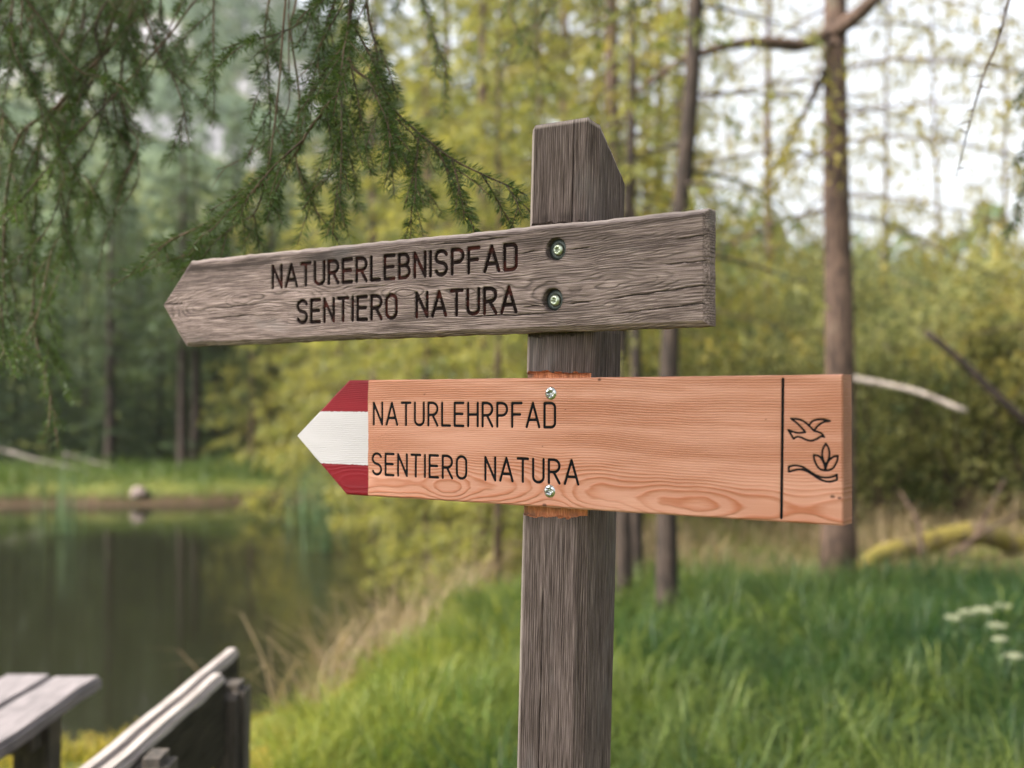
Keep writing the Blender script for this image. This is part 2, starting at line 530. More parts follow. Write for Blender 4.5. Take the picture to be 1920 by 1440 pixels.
# fresh saw cut in the post
_t = NT('saw_cut')
_g = _t.coords((1, 1, 0.12))
_n = _t.noise(_g, 420, 4, 0.7, 0.5)
_b = _t.noise(_t.coords(), 40, 3, 0.6)
_c = _t.ramp(_n, [(0.25, (0.20, 0.06, 0.025)), (0.5, (0.52, 0.19, 0.08)), (0.75, (0.72, 0.36, 0.19))])
_c = _t.mix(_t.maprange(_b, 0.5, 0.72, 0, 0.8), _c, (0.12, 0.075, 0.055))
M['saw_cut'] = _t.done(_t.principled(_c, 0.8, _n, 1.0, 0.002))
_t = NT('old_cut')
_n = _t.noise(_t.coords((1, 1, 0.15)), 300, 4, 0.7, 0.5)
_c = _t.ramp(_n, [(0.3, (0.02, 0.015, 0.013)), (0.55, (0.075, 0.052, 0.042)), (0.8, (0.20, 0.14, 0.11))])
M['old_cut'] = _t.done(_t.principled(_c, 0.9, _n, 1.0, 0.002))

signpost = empty('signpost', (P0[0], P0[1], 0.0), -TH)
tag(signpost, 'weathered square wooden trail post carrying two arrow boards that point left', 'signpost')

# --- upper, weathered board
HOLES = [board_uv(1042, 467), board_uv(1036, 562)]
ink_old = layout('NATURERLEBNISPFAD', -0.4755, -0.0525, 0.1595, 0.1905) + layout('SENTIERO NATURA', -0.4255, -0.0530, 0.1065, 0.1375)

def crack_lines(spec):
    out = []
    for u0, v0, u1, v1, n in spec:
        t = np.linspace(0, 1, n)
        out.append(np.stack([u0 + (u1 - u0) * t, v0 + (v1 - v0) * t + 0.0012 * vnoise(t * n * 0.6, 0, 0, int(abs(u0) * 1000)) * np.sin(t * math.pi)], -1))
    return out
CR_OLD = crack_lines([(0.142, 0.1515, 0.2022, 0.1525, 12), (0.055, 0.1135, 0.2022, 0.1255, 20), (0.02, 0.112, 0.062, 0.1145, 9), (-0.045, 0.1115, -0.012, 0.1125, 7),
                      (-0.60, 0.134, -0.47, 0.139, 16), (-0.72, 0.147, -0.655, 0.146, 9), (0.16, 0.179, 0.2025, 0.181, 7), (-0.05, 0.178, -0.012, 0.1805, 6), (0.02, 0.178, 0.06, 0.1775, 6),
                      (-0.62, 0.1185, -0.50, 0.123, 12), (0.07, 0.097, 0.2022, 0.1055, 16), (-0.20, 0.199, -0.03, 0.2005, 14), (-0.33, 0.150, -0.25, 0.1515, 8), (-0.15, 0.1035, 0.03, 0.1010, 16)])

def field_old(u, v):
    uv = np.stack([u, v, 0 * u], -1)
    v0 = 0.139 + 0.010 * vnoise(u * 4.0, 1.3, 0, 21)
    d = 0.016 + 0.010 * vnoise(u * 5.5, 4.2, 0, 22) + 0.006 * vnoise(u * 17, 2.2, 0, 23)
    r = np.sqrt((v - v0) ** 2 + d ** 2) + 0.0022 * vnoise(u * 22, v * 60, 0, 24) + 0.0009 * vnoise(u * 60, v * 200, 0, 25)
    ring = r / 0.0027
    fr = ring - np.floor(ring)
    prof = np.interp(fr, [0, 0.12, 0.55, 0.86, 1], [0.35, 0, 0.15, 1, 0.35])
    amp = 0.00024 * (0.35 + 0.65 * sstep(-0.35, 0.45, vnoise(u * 9, v * 50, 0, 26)))
    dep = prof * amp + 0.0003 * fbm(u * 60, v * 600, 0, 27)
    ink = seg_sdf(u, v, ink_old, 0.0025)
    dep = dep + 0.0032 * sstep(0.0005, -0.0007, ink)
    crk = np.zeros_like(u)
    for S in CR_OLD:
        L = abs(S[-1, 0] - S[0, 0])
        e0 = sstep(0, 0.3 * L + 1e-6, u - S[0, 0])
        e1 = 1.0 if S[-1, 0] > 0.2 else sstep(0, 0.4 * L, S[-1, 0] - u)
        sd = seg_sdf(u, v, [S], 0.0)
        crk = np.maximum(crk, sstep(0.0010, 0.0002, sd) * e0 * e1)
    dep = dep + 0.0028 * crk
    hole = np.minimum(*[np.hypot(u - h[0], v - h[1]) for h in HOLES])
    dep = dep + 0.0075 * sstep(0.0142, 0.0132, hole)
    top = sstep(0.160, 0.200, v) * (0.75 + 0.6 * vnoise(u * 5, v * 8, 0, 28))
    blotch = sstep(0.1, 0.7, fbm(u * 9, v * 30, 0, 29)) * 0.45
    rim = 0.7 * sstep(0.0195, 0.0145, hole)
    dirt_shade = np.clip(np.maximum(np.maximum(top, blotch), rim) + 0.5 * sstep(0.088, 0.081, v), 0, 1)  # also darker along the lower edge
    dirt_shade = np.maximum(dirt_shade, sstep(0.0148, 0.0136, hole))  # inside of the screw holes darkened
    return dep, {'guv': uv, 'ring': ring, 'ink': ink, 'dirt_shade': dirt_shade, 'crack': crk, 'lit_edge': np.zeros_like(u)}

me = board_mesh('upper_board', 0.2112, 0.0800, 0.2035, -0.6560, (-0.7215, 0.1460), -0.6670, 0.026, 0.0060, 0.00098, field_old, 0.0010)
b_old = link('sign_board', me, signpost, M['old_board'])
b_old['label'] = 'grey weathered upper arrow board with routed lettering'

# --- lower, new board
def px_line(pts):
    return np.array([board_uv(1440 + x / 4.644, 690 + y / 4.645) for x, y in pts])
BIRD = [[(200, 442), (260, 446), (310, 466), (355, 502), (400, 548)], [(200, 442), (250, 480), (290, 520), (325, 560)],
        [(325, 560), (265, 566), (215, 556), (175, 540)], [(175, 540), (200, 580), (222, 617)],
        [(222, 617), (250, 601), (290, 606), (330, 625), (375, 634), (420, 621), (450, 602), (470, 597), (490, 603)],
        [(490, 603), (470, 575), (440, 559), (400, 548)], [(355, 502), (385, 466), (430, 450), (480, 448), (540, 462)],
        [(540, 462), (490, 470), (450, 490), (420, 520), (400, 548)]]
LEAF = [[(503, 660), (480, 700), (471, 750), (480, 800), (497, 842)], [(503, 660), (527, 700), (535, 750), (525, 800), (503, 842)],
        [(398, 758), (403, 800), (425, 850), (455, 882), (499, 895)], [(398, 758), (440, 767), (470, 800), (490, 845), (499, 895)],
        [(608, 765), (600, 815), (572, 865), (540, 888), (499, 895)], [(608, 765), (565, 777), (530, 807), (512, 845), (499, 895)]]
BAND = [[(180, 860), (230, 850), (290, 858), (340, 885), (400, 925), (460, 950), (520, 955), (570, 945), (600, 930)], [(600, 930), (600, 975)],
        [(600, 975), (550, 990), (500, 988), (440, 965), (380, 925), (320, 893), (260, 885), (180, 905)], [(180, 905), (180, 860)]]
ink_sym = []
for S in BIRD + LEAF + BAND:
    p = px_line(S)
    ink_sym.append(smooth_path(np.c_[p, np.zeros(len(p))], 5 * len(p))[:, :2] if len(p) > 2 else p)
ink_new = layout('NATURLEHRPFAD', -0.2832, 0.0040, -0.0365, -0.0072) + layout('SENTIERO NATURA', -0.2850, 0.0365, -0.1040, -0.0757)
ink_bar = [np.array([board_uv(1468, 711), board_uv(1465, 971)])]

def field_new(u, v):
    uv = np.stack([u, v, 0 * u], -1)
    v0 = -0.1155 + 0.006 * vnoise(u * 5.0, 0.3, 0, 41)
    d = 0.0175 + 0.0055 * vnoise(u * 7.0, 2.2, 0, 42) + 0.0035 * vnoise(u * 19, 5.2, 0, 43)
    wv = sstep(0.08, 0.0, np.abs(v - v0))
    r = np.sqrt((v - v0) ** 2 * (1 - 0.45 * wv) + d ** 2) + 0.0007 * vnoise(u * 26, v * 40, 0, 44) + 0.0016 * vnoise(u * 5, v * 14, 0, 45) + 0.0002 * vnoise(u * 90, v * 400, 0, 46)
    ring = r / (0.0029 + 0 * u)
    ink = seg_sdf(u, v, ink_new, 0.0017)
    ink = np.minimum(ink, seg_sdf(u, v, ink_sym, 0.0011))
    ink = np.minimum(ink, seg_sdf(u, v, ink_bar, 0.0016))
    fr = ring - np.floor(ring)
    dep = -0.00012 * np.interp(fr, [0, 0.1, 0.5, 0.84, 0.93, 1], [0.5, 0, 0.1, 0.95, 1, 0.5]) + 0.0012 * sstep(0.0004, -0.0006, ink)
    for px, py in ((1033, 738), (1031, 921)):
        k = board_uv(px, py)
        dep = dep + 0.0065 * sstep(0.0072, 0.0064, np.hypot(u - k[0], v - k[1]))
    knot = np.zeros_like(u)
    for px, py, rr in ((1561, 931, 0.0022), (1574, 934, 0.0018), (1060, 768, 0.0009), (1017, 837, 0.0008), (1021, 947, 0.0026), (796, 739, 0.0012), (1436, 787, 0.0008), (1124, 712, 0.002)):
        k = board_uv(px, py)
        knot = np.maximum(knot, sstep(1.0, 0.5, np.hypot((u - k[0]) / 1.6, v - k[1]) / rr))
    su = u - (-0.2928 + 0.0006 * vnoise(v * 60, 0, 0, 47))
    sv = np.abs(v - (-0.0556)) - 0.0362
    return dep, {'guv': uv, 'ring': ring, 'ink': ink, 'knot': knot, 'end_grain': np.zeros_like(u), 'stripe_u': su, 'stripe_v': sv}

me = board_mesh('lower_board', 0.0236, -0.1337, 0.3545, -0.3285, (-0.4270, -0.0546), -0.3325, 0.031, 0.0017, 0.00098, field_new, 0.00025)
b_new = link('sign_board', me, signpost, M['new_board'])
b_new['label'] = 'new reddish lower arrow board with red and white painted tip'

# --- screws
def torx_head(name, R, dome, rec, recdep, n=48):
    ang = np.linspace(0, 2 * math.pi, n, endpoint=False)
    star = rec * (1 + 0.17 * np.cos(6 * ang))
    prof = [(None, recdep, 0.35), (None, recdep, 0.97), (None, -dome, 1.06), (R * 0.62, -dome * 0.92, 0), (R * 0.88, -dome * 0.45, 0), (R, 0.0002, 0), (R * 0.98, 0.003, 0), (R * 0.45, 0.005, 0), (R * 0.40, 0.03, 0)]
    V = []
    for r, y, s in prof:
        rr = star * s if r is None else np.full(n, r)
        if r is not None and 0.5 < r / R < 0.95: rr = rr * (1 + 0.0 * ang)
        V.append(np.stack([rr * np.cos(ang), np.full(n, y), rr * np.sin(ang)], -1))
    V = np.vstack(V)
    F = []
    j = np.arange(n)
    for i in range(len(prof) - 1):
        F.append(np.stack([i * n + j, (i + 1) * n + j, (i + 1) * n + (j + 1) % n, i * n + (j + 1) % n], -1))
    c = len(V)
    V = np.vstack([V, [0, recdep, 0]])
    me = npmesh(name, V, [np.vstack(F), np.stack([np.full(n, c), j, (j + 1) % n], -1)], smooth=False)
    return me

me_new_screw = torx_head('zinc_screw', 0.0080, 0.0016, 0.0042, 0.0040)
me_new_screw.materials.append(M['zinc'])
for i, (px, py) in enumerate(((1033, 738), (1031, 921))):
    k = board_uv(px, py)
    o = link('screw', me_new_screw, b_new)
    o.location = (k[0], -0.0002, P0[2] + k[1])
    o.rotation_euler = (rad(2 - 4 * i), rad(13 + 31 * i), rad(2))
me_old_screw = torx_head('old_screw', 0.0080, 0.0034, 0.0030, 0.0010)
me_old_screw.materials.append(M['old_zinc'])
n = 40
ang = np.linspace(0, 2 * math.pi, n, endpoint=False)
V = np.vstack([np.stack([r * np.cos(ang), np.full(n, y), r * np.sin(ang)], -1) for r, y in ((0.0062, 0.0), (0.0085, -0.0008), (0.0122, -0.0002), (0.0132, 0.0012))])
j = np.arange(n)
me_washer = npmesh('washer', V, np.vstack([np.stack([i * n + j, (i + 1) * n + j, (i + 1) * n + (j + 1) % n, i * n + (j + 1) % n], -1) for i in range(3)]), smooth=True)
me_washer.materials.append(M['dark_washer'])
for i, h in enumerate(HOLES):
    w_ = link('washer', me_washer, b_old)
    w_.location = (h[0], 0.0068, P0[2] + h[1])
    o = link('screw', me_old_screw, b_old)
    o.location = (h[0] + 0.0004, 0.0058, P0[2] + h[1] - 0.0005)
    o.rotation_euler = (rad(3), rad(20 + 25 * i), rad(-4))

# --- the post
YP, WP, DP = 0.0235, 0.0955, 0.0850
def post_center(zr):                       # lean of the post along the boards
    return -0.0089 + 0.0300 * zr
CRK_X = board_uv(1075, 300, -YP)[0] - post_center(0.29)
def post_mesh():
    h = WP / 2
    cl, cr, cb = 0.0065, 0.0115, 0.008
    # perimeter: list of (x, y, region) ; region 0 front, 1 chamfer right, 2 right, 3 back, 4 left, 5 chamfer left
    per = []
    fx = np.unique(np.concatenate([np.linspace(-h + cl, h - cr, 44), [CRK_X - 0.0011, CRK_X - 0.0003, CRK_X + 0.0003, CRK_X + 0.0011], [-0.012 - 0.0008, -0.012, -0.012 + 0.0008]]))
    for x in fx: per.append((x, 0.0, 0))
    for t in (0.25, 0.5, 0.75): per.append((h - cr + cr * t, cr * 0.9 * t, 1))
    for y in np.linspace(cr * 0.9, DP - cb, 34): per.append((h, y, 2))
    for t in (0.33, 0.66): per.append((h - cb * t, DP - cb + cb * t, 3))
    for x in np.linspace(h - cb, -h + cb, 10): per.append((x, DP, 3))
    for t in (0.33, 0.66): per.append((-h + cb - cb * t, DP - cb * t, 4))
    for y in np.linspace(DP - cb, cl, 14): per.append((-h, y, 4))
    for t in (0.25, 0.5, 0.75): per.append((-h + cl * t, cl - cl * t, 5))
    per = np.array(per)
    k = len(per)
    # arc length coordinate across the grain
    arcl = np.concatenate([[0], np.cumsum(np.hypot(*np.diff(per[:, :2], axis=0).T))])
    zs = np.concatenate([np.linspace(-2.1, -0.52, 24), np.arange(-0.515, 0.25, 0.0034)])
    NOTCH = [(0.0770, 0.2165, 0.0262, 1), (-0.1475, 0.0315, 0.0312, 2)]
    ex = []
    for lo, hi, y, m in NOTCH: ex += list(np.arange(lo - 0.005, lo + 0.006, 0.0007)) + list(np.arange(hi - 0.006, hi + 0.005, 0.0007))
    zs = np.unique(np.concatenate([zs, ex]))
    top_n = 30
    zt0 = zs[-1]
    rows = len(zs) + top_n
    X = np.zeros((rows, k)); Y = np.zeros((rows, k)); Z = np.zeros((rows, k))
    Mi = np.zeros((rows, k), dtype=int); CK = np.zeros((rows, k)); DI = np.zeros((rows, k)); LIT = np.zeros((rows, k))
    for i in range(rows):
        if i < len(zs): z = np.full(k, zs[i])
        else:
            t = (i - len(zs) + 1) / top_n
            ztop = 0.3415 - 0.90 * per[:, 1] - 0.006 * per[:, 0]
            z = zt0 + (ztop - zt0) * t
        x = per[:, 0].copy(); y = per[:, 1].copy()
        reg = per[:, 2]
        # wane on the right front arris: wide lower down
        wv = 1 + 0.35 * vnoise(z * 9, 3, 0, 61) + 0.30 * sstep(0.0, -0.35, z)
        m1 = reg == 1
        y[m1] *= wv[m1]; x[m1] -= (wv[m1] - 1) * 0.004
        # relief of the weathered grain
        s_ = arcl
        rel = 0.00035 * vnoise(s_ * 520, z * 7, 0, 62) + 0.0004 * vnoise(s_ * 210, z * 4, 0, 63) + 0.0006 * vnoise(s_ * 45, z * 5, 0, 64) + 0.00018 * vnoise(s_ * 600, z * 300, 0, 65)
        nx = np.where(reg == 2, 1, np.where(reg == 4, -1, np.where(reg == 1, .7, np.where(reg == 5, -.7, 0))))
        ny = np.where(reg == 0, -1, np.where(reg == 3, 1, np.where((reg == 1) | (reg == 5), -.7, 0)))
        x += nx * rel; y += ny * rel
        ck = np.zeros(k)
        a = np.exp(-((per[:, 0] - CRK_X) / 0.0004) ** 2) * (reg == 0) * sstep(0.16, 0.24, z)
        b = np.exp(-((per[:, 0] + 0.012) / 0.0006) ** 2) * (reg == 0) * sstep(-0.22, -0.30, z) * 0.8
        ck = np.maximum(a, b)
        x += (reg == 0) * 0.0012 * vnoise(z * 25, 5, 0, 66) * (ck > 0.02)
        y += 0.006 * ck
        if i >= rows - 3 and i >= len(zs):          # worn top arris
            e = (i - (rows - 4)) / 3
            x *= 1 - 0.016 * e * e; 
            y = np.where(reg == 0, y + 0.0016 * e * e, y)
        yy = y + YP
        for lo, hi, yn, m in NOTCH:
            jag = 0.0
            jl = 0.0022 * vnoise(per[:, 0] * 190, 1, 0, 81) + 0.0022 * vnoise(per[:, 0] * 45, 2, 0, 82)
            jh = 0.0014 * vnoise(per[:, 0] * 220, 3, 0, 83) + 0.0012 * vnoise(per[:, 0] * 60, 4, 0, 84)
            inn = (z > lo + jl) & (z < hi + jh)
            cut = inn & (yy < yn)
            rough = 0.0008 * vnoise(per[:, 0] * 240, z * 120, 0, 67)
            yy = np.where(cut, yn + np.abs(rough), yy)
            Mi[i] = np.where(cut, m, Mi[i])
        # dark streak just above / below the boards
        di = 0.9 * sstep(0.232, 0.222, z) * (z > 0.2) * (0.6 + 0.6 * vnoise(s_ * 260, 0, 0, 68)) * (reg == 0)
        di = np.maximum(di, 0.55 * ((z < 0.080) & (z > 0.02)))  # shade under the upper board painted onto the post
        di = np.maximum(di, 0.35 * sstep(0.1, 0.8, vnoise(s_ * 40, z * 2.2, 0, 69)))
        wo = np.where(reg == 5, 0.85, 0.0) + np.where((reg == 0) & (x < -h + cl + 0.0012), 0.5, 0)  # light from the left painted onto the left chamfer and edge
        if i >= rows - 2: wo = np.maximum(wo, 0.6)  # painted light on the top edge as well
        LIT[i] = wo * (Mi[i] == 0) * (z < 0.335 + 0.1 * (i >= rows - 2))
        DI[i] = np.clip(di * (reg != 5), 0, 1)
        X[i] = x + post_center(z); Y[i] = yy; Z[i] = z + P0[2]; CK[i] = ck
    V = np.stack([X, Y, Z], -1).reshape(-1, 3)
    ii, jj = np.meshgrid(np.arange(rows - 1), np.arange(k), indexing='ij')
    a = (ii * k + jj).ravel(); b = (ii * k + (jj + 1) % k).ravel()
    F = np.stack([a, b, b + k, a + k], -1)
    mi = np.minimum(Mi[:-1], 9)
    fm = np.maximum.reduce([Mi.ravel()[a], Mi.ravel()[b], Mi.ravel()[a + k], Mi.ravel()[b + k]])
    c = len(V)
    topi = (rows - 1) * k + np.arange(k)
    V = np.vstack([V, V[topi].mean(0)])
    Ft = np.stack([topi, np.roll(topi, -1), np.full(k, c)], -1)
    ring = np.tile(arcl / 0.0030, rows).reshape(rows, k)
    ring = ring + 0.5 * vnoise(Z * 6, arcl[None, :] * 60, 0, 70) + 0.9 * vnoise(Z * 2.2, arcl[None, :] * 25, 0, 71)
    guv = np.stack([Z, np.tile(arcl, (rows, 1)), Y * 0], -1).reshape(-1, 3)
    ap = lambda q: np.concatenate([q.ravel(), q.ravel()[-1:]])
    attrs = {'guv': np.vstack([guv, guv[-1:]]), 'ring': ap(ring), 'crack': ap(CK), 'dirt_shade': ap(DI), 'lit_edge': ap(LIT)}
    me = npmesh('post', V, [F, Ft], attrs, smooth=False, matidx=np.concatenate([fm, np.zeros(len(Ft), dtype=int)]))
    for m in ('old_post', 'old_cut', 'saw_cut'): me.materials.append(M[m])
    return me
post = link('post', post_mesh(), signpost)
#MARK

# ------------------------------------------------------------------ ground, pond, hill
POND = np.array([(-30, 5.2), (-9, 4.6), (-5, 4.9), (-3.2, 5.4), (-2.2, 5.9), (-1.55, 6.6), (-1.15, 7.6), (-0.85, 9.2), (-0.45, 11.0), (-0.5, 13.0), (-0.6, 16.0), (-0.9, 19.0), (-1.8, 21.8), (-4.5, 23.0), (-7.0, 22.2), (-9.5, 22.0), (-14, 21.5), (-30, 22.5)])
WATER_Z = -0.50
def pond_sdf(x, y):
    x = np.asarray(x, float); y = np.asarray(y, float)
    d = np.full(np.broadcast(x, y).shape, 1e9); ins = np.zeros(d.shape, bool)
    n = len(POND)
    for i in range(n):
        a, b = POND[i], POND[(i + 1) % n]
        ab = b - a
        t = np.clip(((x - a[0]) * ab[0] + (y - a[1]) * ab[1]) / (ab @ ab), 0, 1)
        d = np.minimum(d, np.hypot(x - a[0] - t * ab[0], y - a[1] - t * ab[1]))
        c = ((a[1] > y) != (b[1] > y)) & (x < (b[0] - a[0]) * (y - a[1]) / (b[1] - a[1] + 1e-12) + a[0])
        ins ^= c
    return np.where(ins, -d, d) + 0.12 * vnoise(x * 1.1, y * 1.1, 0, 90)

def ground_h(x, y):
    x = np.asarray(x, float); y = np.asarray(y, float)
    d = pond_sdf(x, y)
    h = np.where(d > 0, -0.5 + 0.38 * sstep(0, 0.5, d) + 0.12 * sstep(0.4, 2.5, d), -0.5 - 0.9 * sstep(0, -3.0, d))
    h = h + 0.05 * fbm(x * 0.6, y * 0.6, 0, 91) * sstep(0.3, 1.5, d)
    h = h + 0.06 * sstep(6, 9, y) * sstep(0.6, 2.5, x) * vnoise(x * .5, y * .5, 0, 92)
    far = np.maximum(y - 27, 0)
    h = h + far * 0.035 + 0.5 * fbm(x * 0.05, y * 0.05, 0, 93) * sstep(28, 50, y)
    r = np.hypot(x, y)
    # wooded hillside behind the pond, rising to the left
    hill = sstep(45, 330, y + 0.15 * np.abs(x)) * (100 * np.exp(-((x + 95) / 105.0) ** 2) + 6)
    h = h + hill * (1 + 0.18 * fbm(x * 0.012, y * 0.012, 0, 94, 4)) * (y > 20)
    return h

def axis(lo, hi, near, d0, grow):
    a = [near]
    s = d0
    while a[-1] < hi:
        s *= grow; a.append(a[-1] + s)
    b = [near]; s = d0
    while b[-1] > lo:
        s *= grow; b.append(b[-1] - s)
    return np.array(sorted(set(b + a)))
gx = np.unique(np.concatenate([np.arange(-16, 16, 0.2), axis(-2500, -16, -16, 0.2, 1.12), axis(16, 2500, 16, 0.2, 1.12)]))
gy = np.unique(np.concatenate([np.arange(-6, 30, 0.2), axis(-300, -6, -6, 0.2, 1.2), axis(30, 3000, 30, 0.25, 1.06)]))
GX, GY = np.meshgrid(gx, gy)
GZ = ground_h(GX, GY)
w = len(gx)
i, j = np.meshgrid(np.arange(len(gy) - 1), np.arange(w - 1), indexing='ij')
a = (i * w + j).ravel()
t = NT('ground')
c = t.coords()
n1 = t.noise(c, 1.3, 5, 0.6)
n2 = t.noise(c, 14, 4, 0.65)
n3 = t.noise(c, 0.35, 3, 0.5)
col = t.mix(t.maprange(n1, 0.35, 0.65), (0.045, 0.075, 0.016), (0.115, 0.120, 0.025))
col = t.mix(t.maprange(n2, 0.50, 0.72, 0, 0.55), col, (0.15, 0.105, 0.05))
col = t.mix(t.maprange(n3, 0.5, 0.7, 0, 0.4), col, (0.16, 0.15, 0.03))
sep = t.n('SeparateXYZ', {0: t.n('TexCoord', out=None).outputs['Object']}, out=None)
mud = t.maprange(t.math('ADD', sep.outputs[2], t.math('MULTIPLY', t.math('SUBTRACT', n2, 0.5), 0.25)), -0.42, -0.22, 1, 0)
col = t.mix(mud, col, (0.055, 0.036, 0.020))
rockn = t.noise(c, 0.045, 5, 0.62)
hi = t.maprange(sep.outputs[2], 22, 40)
col = t.mix(t.math('MULTIPLY', hi, t.maprange(rockn, 0.50, 0.56)), col, (0.36, 0.345, 0.35))
col = t.mix(t.math('MULTIPLY', hi, t.maprange(rockn, 0.50, 0.42)), col, (0.10, 0.14, 0.075))
M['ground'] = t.done(t.principled(col, 0.9, n2, 0.6, 0.05, **{'Specular IOR Level': 0.15}))
ground = link('ground', npmesh('ground', np.stack([GX, GY, GZ], -1).reshape(-1, 3), np.stack([a, a + 1, a + w + 1, a + w], -1), smooth=True), mat=M['ground'])
tag(ground, kind='structure')

t = NT('pond_water')
c = t.coords((1, 1, 1))
rip = t.noise(t.n('Mapping', {0: c, 3: (1.0, 2.6, 1)}), 2.2, 3, 0.55, 0.3)
sh = t.principled((0.011, 0.011, 0.006), 0.05, rip, 0.05, 0.03, IOR=1.33, **{'Specular IOR Level': 0.25})
M['water'] = t.done(sh)
bm = bmesh.new()
bmesh.ops.create_grid(bm, x_segments=20, y_segments=20, size=1)
for v in bm.verts: v.co = Vector((-16 + v.co.x * 18.5, 14 + v.co.y * 11.0, WATER_Z))
wm = bpy.data.meshes.new('pond'); bm.to_mesh(wm); bm.free()
tag(link('pond_water', wm, mat=M['water']), kind='structure')

# ------------------------------------------------------------------ trees
class Faces:
    """collects thin blades (4 corners each) with a tint"""
    def __init__(self): self.V, self.T = [], []
    def add(self, P, D, L, W, tint, fold=None):
        """P base (n,3), D dir (n,3), L len, W width -> kite-shaped blade"""
        n = len(P)
        D = D / (np.linalg.norm(D, axis=1)[:, None] + 1e-9)
        R = RNG.normal(size=(n, 3))
        S = np.cross(D, R); S /= np.linalg.norm(S, axis=1)[:, None] + 1e-9
        L = np.broadcast_to(L, (n,))[:, None]; W = np.broadcast_to(W, (n,))[:, None]
        mid = P + D * L * 0.45
        q = np.stack([P, mid + S * W * 0.5, P + D * L, mid - S * W * 0.5], 1)
        self.V.append(q.reshape(-1, 3)); self.T.append(np.repeat(np.broadcast_to(tint, (n,)), 4))
    def mesh(self, name):
        V = np.vstack(self.V); n = len(V) // 4
        F = np.arange(n * 4).reshape(n, 4)
        return npmesh(name, V, F, {'tint': np.clip(np.concatenate(self.T), 0, 1)})

def conifer(seed, H, R, z0, nbr, spray, droop, hang, r0, twigs=True, tint0=0.5, dens=1.0, lean=0.0, blade=(0.10, 0.022), crown_pow=0.8, limb=1.0):
    """returns (trunk mesh, crown mesh): limbs are tubes joined to the trunk, foliage hangs from them"""
    g = np.random.default_rng(seed)
    tb, fo = Tubes(), Faces()
    zz = np.linspace(-0.35, H, 16)
    P = np.stack([lean * zz + 0.05 * vnoise(zz * .5, seed, 0, 5), 0.05 * vnoise(zz * .5, seed + .5, 0, 6), zz], -1)
    rr = r0 * (1 - np.clip(zz, 0, None) / H) ** 0.75 + 0.012
    rr[0] = rr[0] * 1.5; rr[1] = rr[1] * 1.12
    tb.add(P, rr, 10, 0.05)
    for b in range(nbr):
        s = (b + g.uniform(0, 1)) / nbr
        z = z0 + (H - z0) * s ** 1.1
        f = max(0.04, 1 - (z - z0) / (H - z0))
        L = R * (f ** crown_pow) * g.uniform(0.6, 1.12) + 0.15
        az = b * 2.399 + g.uniform(-0.5, 0.5)
        out = np.array([math.cos(az), math.sin(az), 0])
        u = np.linspace(0, 1, 7)
        rise = g.uniform(0.0, 0.25) * f
        ptr = np.array([np.interp(z, zz, P[:, 0]), np.interp(z, zz, P[:, 1]), z])
        B = ptr + out * (L * u)[:, None] + np.array([0, 0, 1.0]) * (L * (rise * u - droop * u ** 1.6 + 0.25 * droop * u ** 4))[:, None]
        side = np.array([-out[1], out[0], 0])
        droop_b = g.uniform(0.5, 1.5)
        B[:, 2] = ptr[2] + (B[:, 2] - ptr[2]) * droop_b
        B = B + side * (0.12 * L * np.sin(u * 3) * g.uniform(-1, 1))[:, None]
        if twigs: tb.add(B, np.linspace(0.006 + 0.007 * L, 0.002, 7) * limb, 4)
        m = max(3, int(L / 0.16 * spray))
        us = np.sort(g.uniform(0.12, 1.0, m))
        base = np.stack([np.interp(us, u, B[:, q]) for q in range(3)], -1)
        l2 = np.clip(0.55 * (1.05 - us) * L * 0.55 + 0.14, 0.1, 0.55) * g.uniform(0.6, 1.3, m)
        sg = np.where(np.arange(m) % 2 == 0, 1, -1)
        d2 = side[None] * sg[:, None] * 0.9 + out[None] * 0.6 + np.array([0, 0, -1.0])[None] * (hang * g.uniform(0.5, 1.5, m))[:, None]
        d2 /= np.linalg.norm(d2, axis=1)[:, None]
        k = max(3, int(7 * dens))
        tv = np.clip(tint0 + 0.42 * vnoise(base[:, 0] * 1.6, base[:, 1] * 1.6, base[:, 2] * 1.6, seed) + g.normal(0, 0.12, m), 0, 1)
        for q in range(k):
            pos = base + d2 * (l2 * (q + g.uniform(0, 1, m)) / k)[:, None] + np.array([0, 0, -1.0]) * (hang * 0.3 * l2 * ((q + .5) / k) ** 2)[:, None]
            dd = d2 + g.normal(0, 0.55, (m, 3))
            fo.add(pos, dd, blade[0] * g.uniform(0.7, 1.4, m), blade[1] * g.uniform(0.7, 1.3, m), np.clip(tv + g.normal(0, 0.08, m), 0, 1))
    return tb.mesh('trunk'), fo.mesh('crown')

def tree_kind(name, tm, cm, mb, mf):
    tm.materials.append(mb); cm.materials.append(mf)
    return (name, tm, cm)

def plant_tree(kind, px, depth, label, group, scale=1.0, rz=None, cat='tree', dz=0.0):
    name, tm, cm = kind
    x = (px - 960) / F_PX * depth
    z = float(ground_h(x, depth))
    o = empty(name, (x, depth, z - 0.05 + dz), RNG.uniform(0, 6.28) if rz is None else rz)
    o.scale = (scale, scale, scale)
    link('trunk', tm, o); link('crown', cm, o)
    tag(o, label, cat, group)
    return o

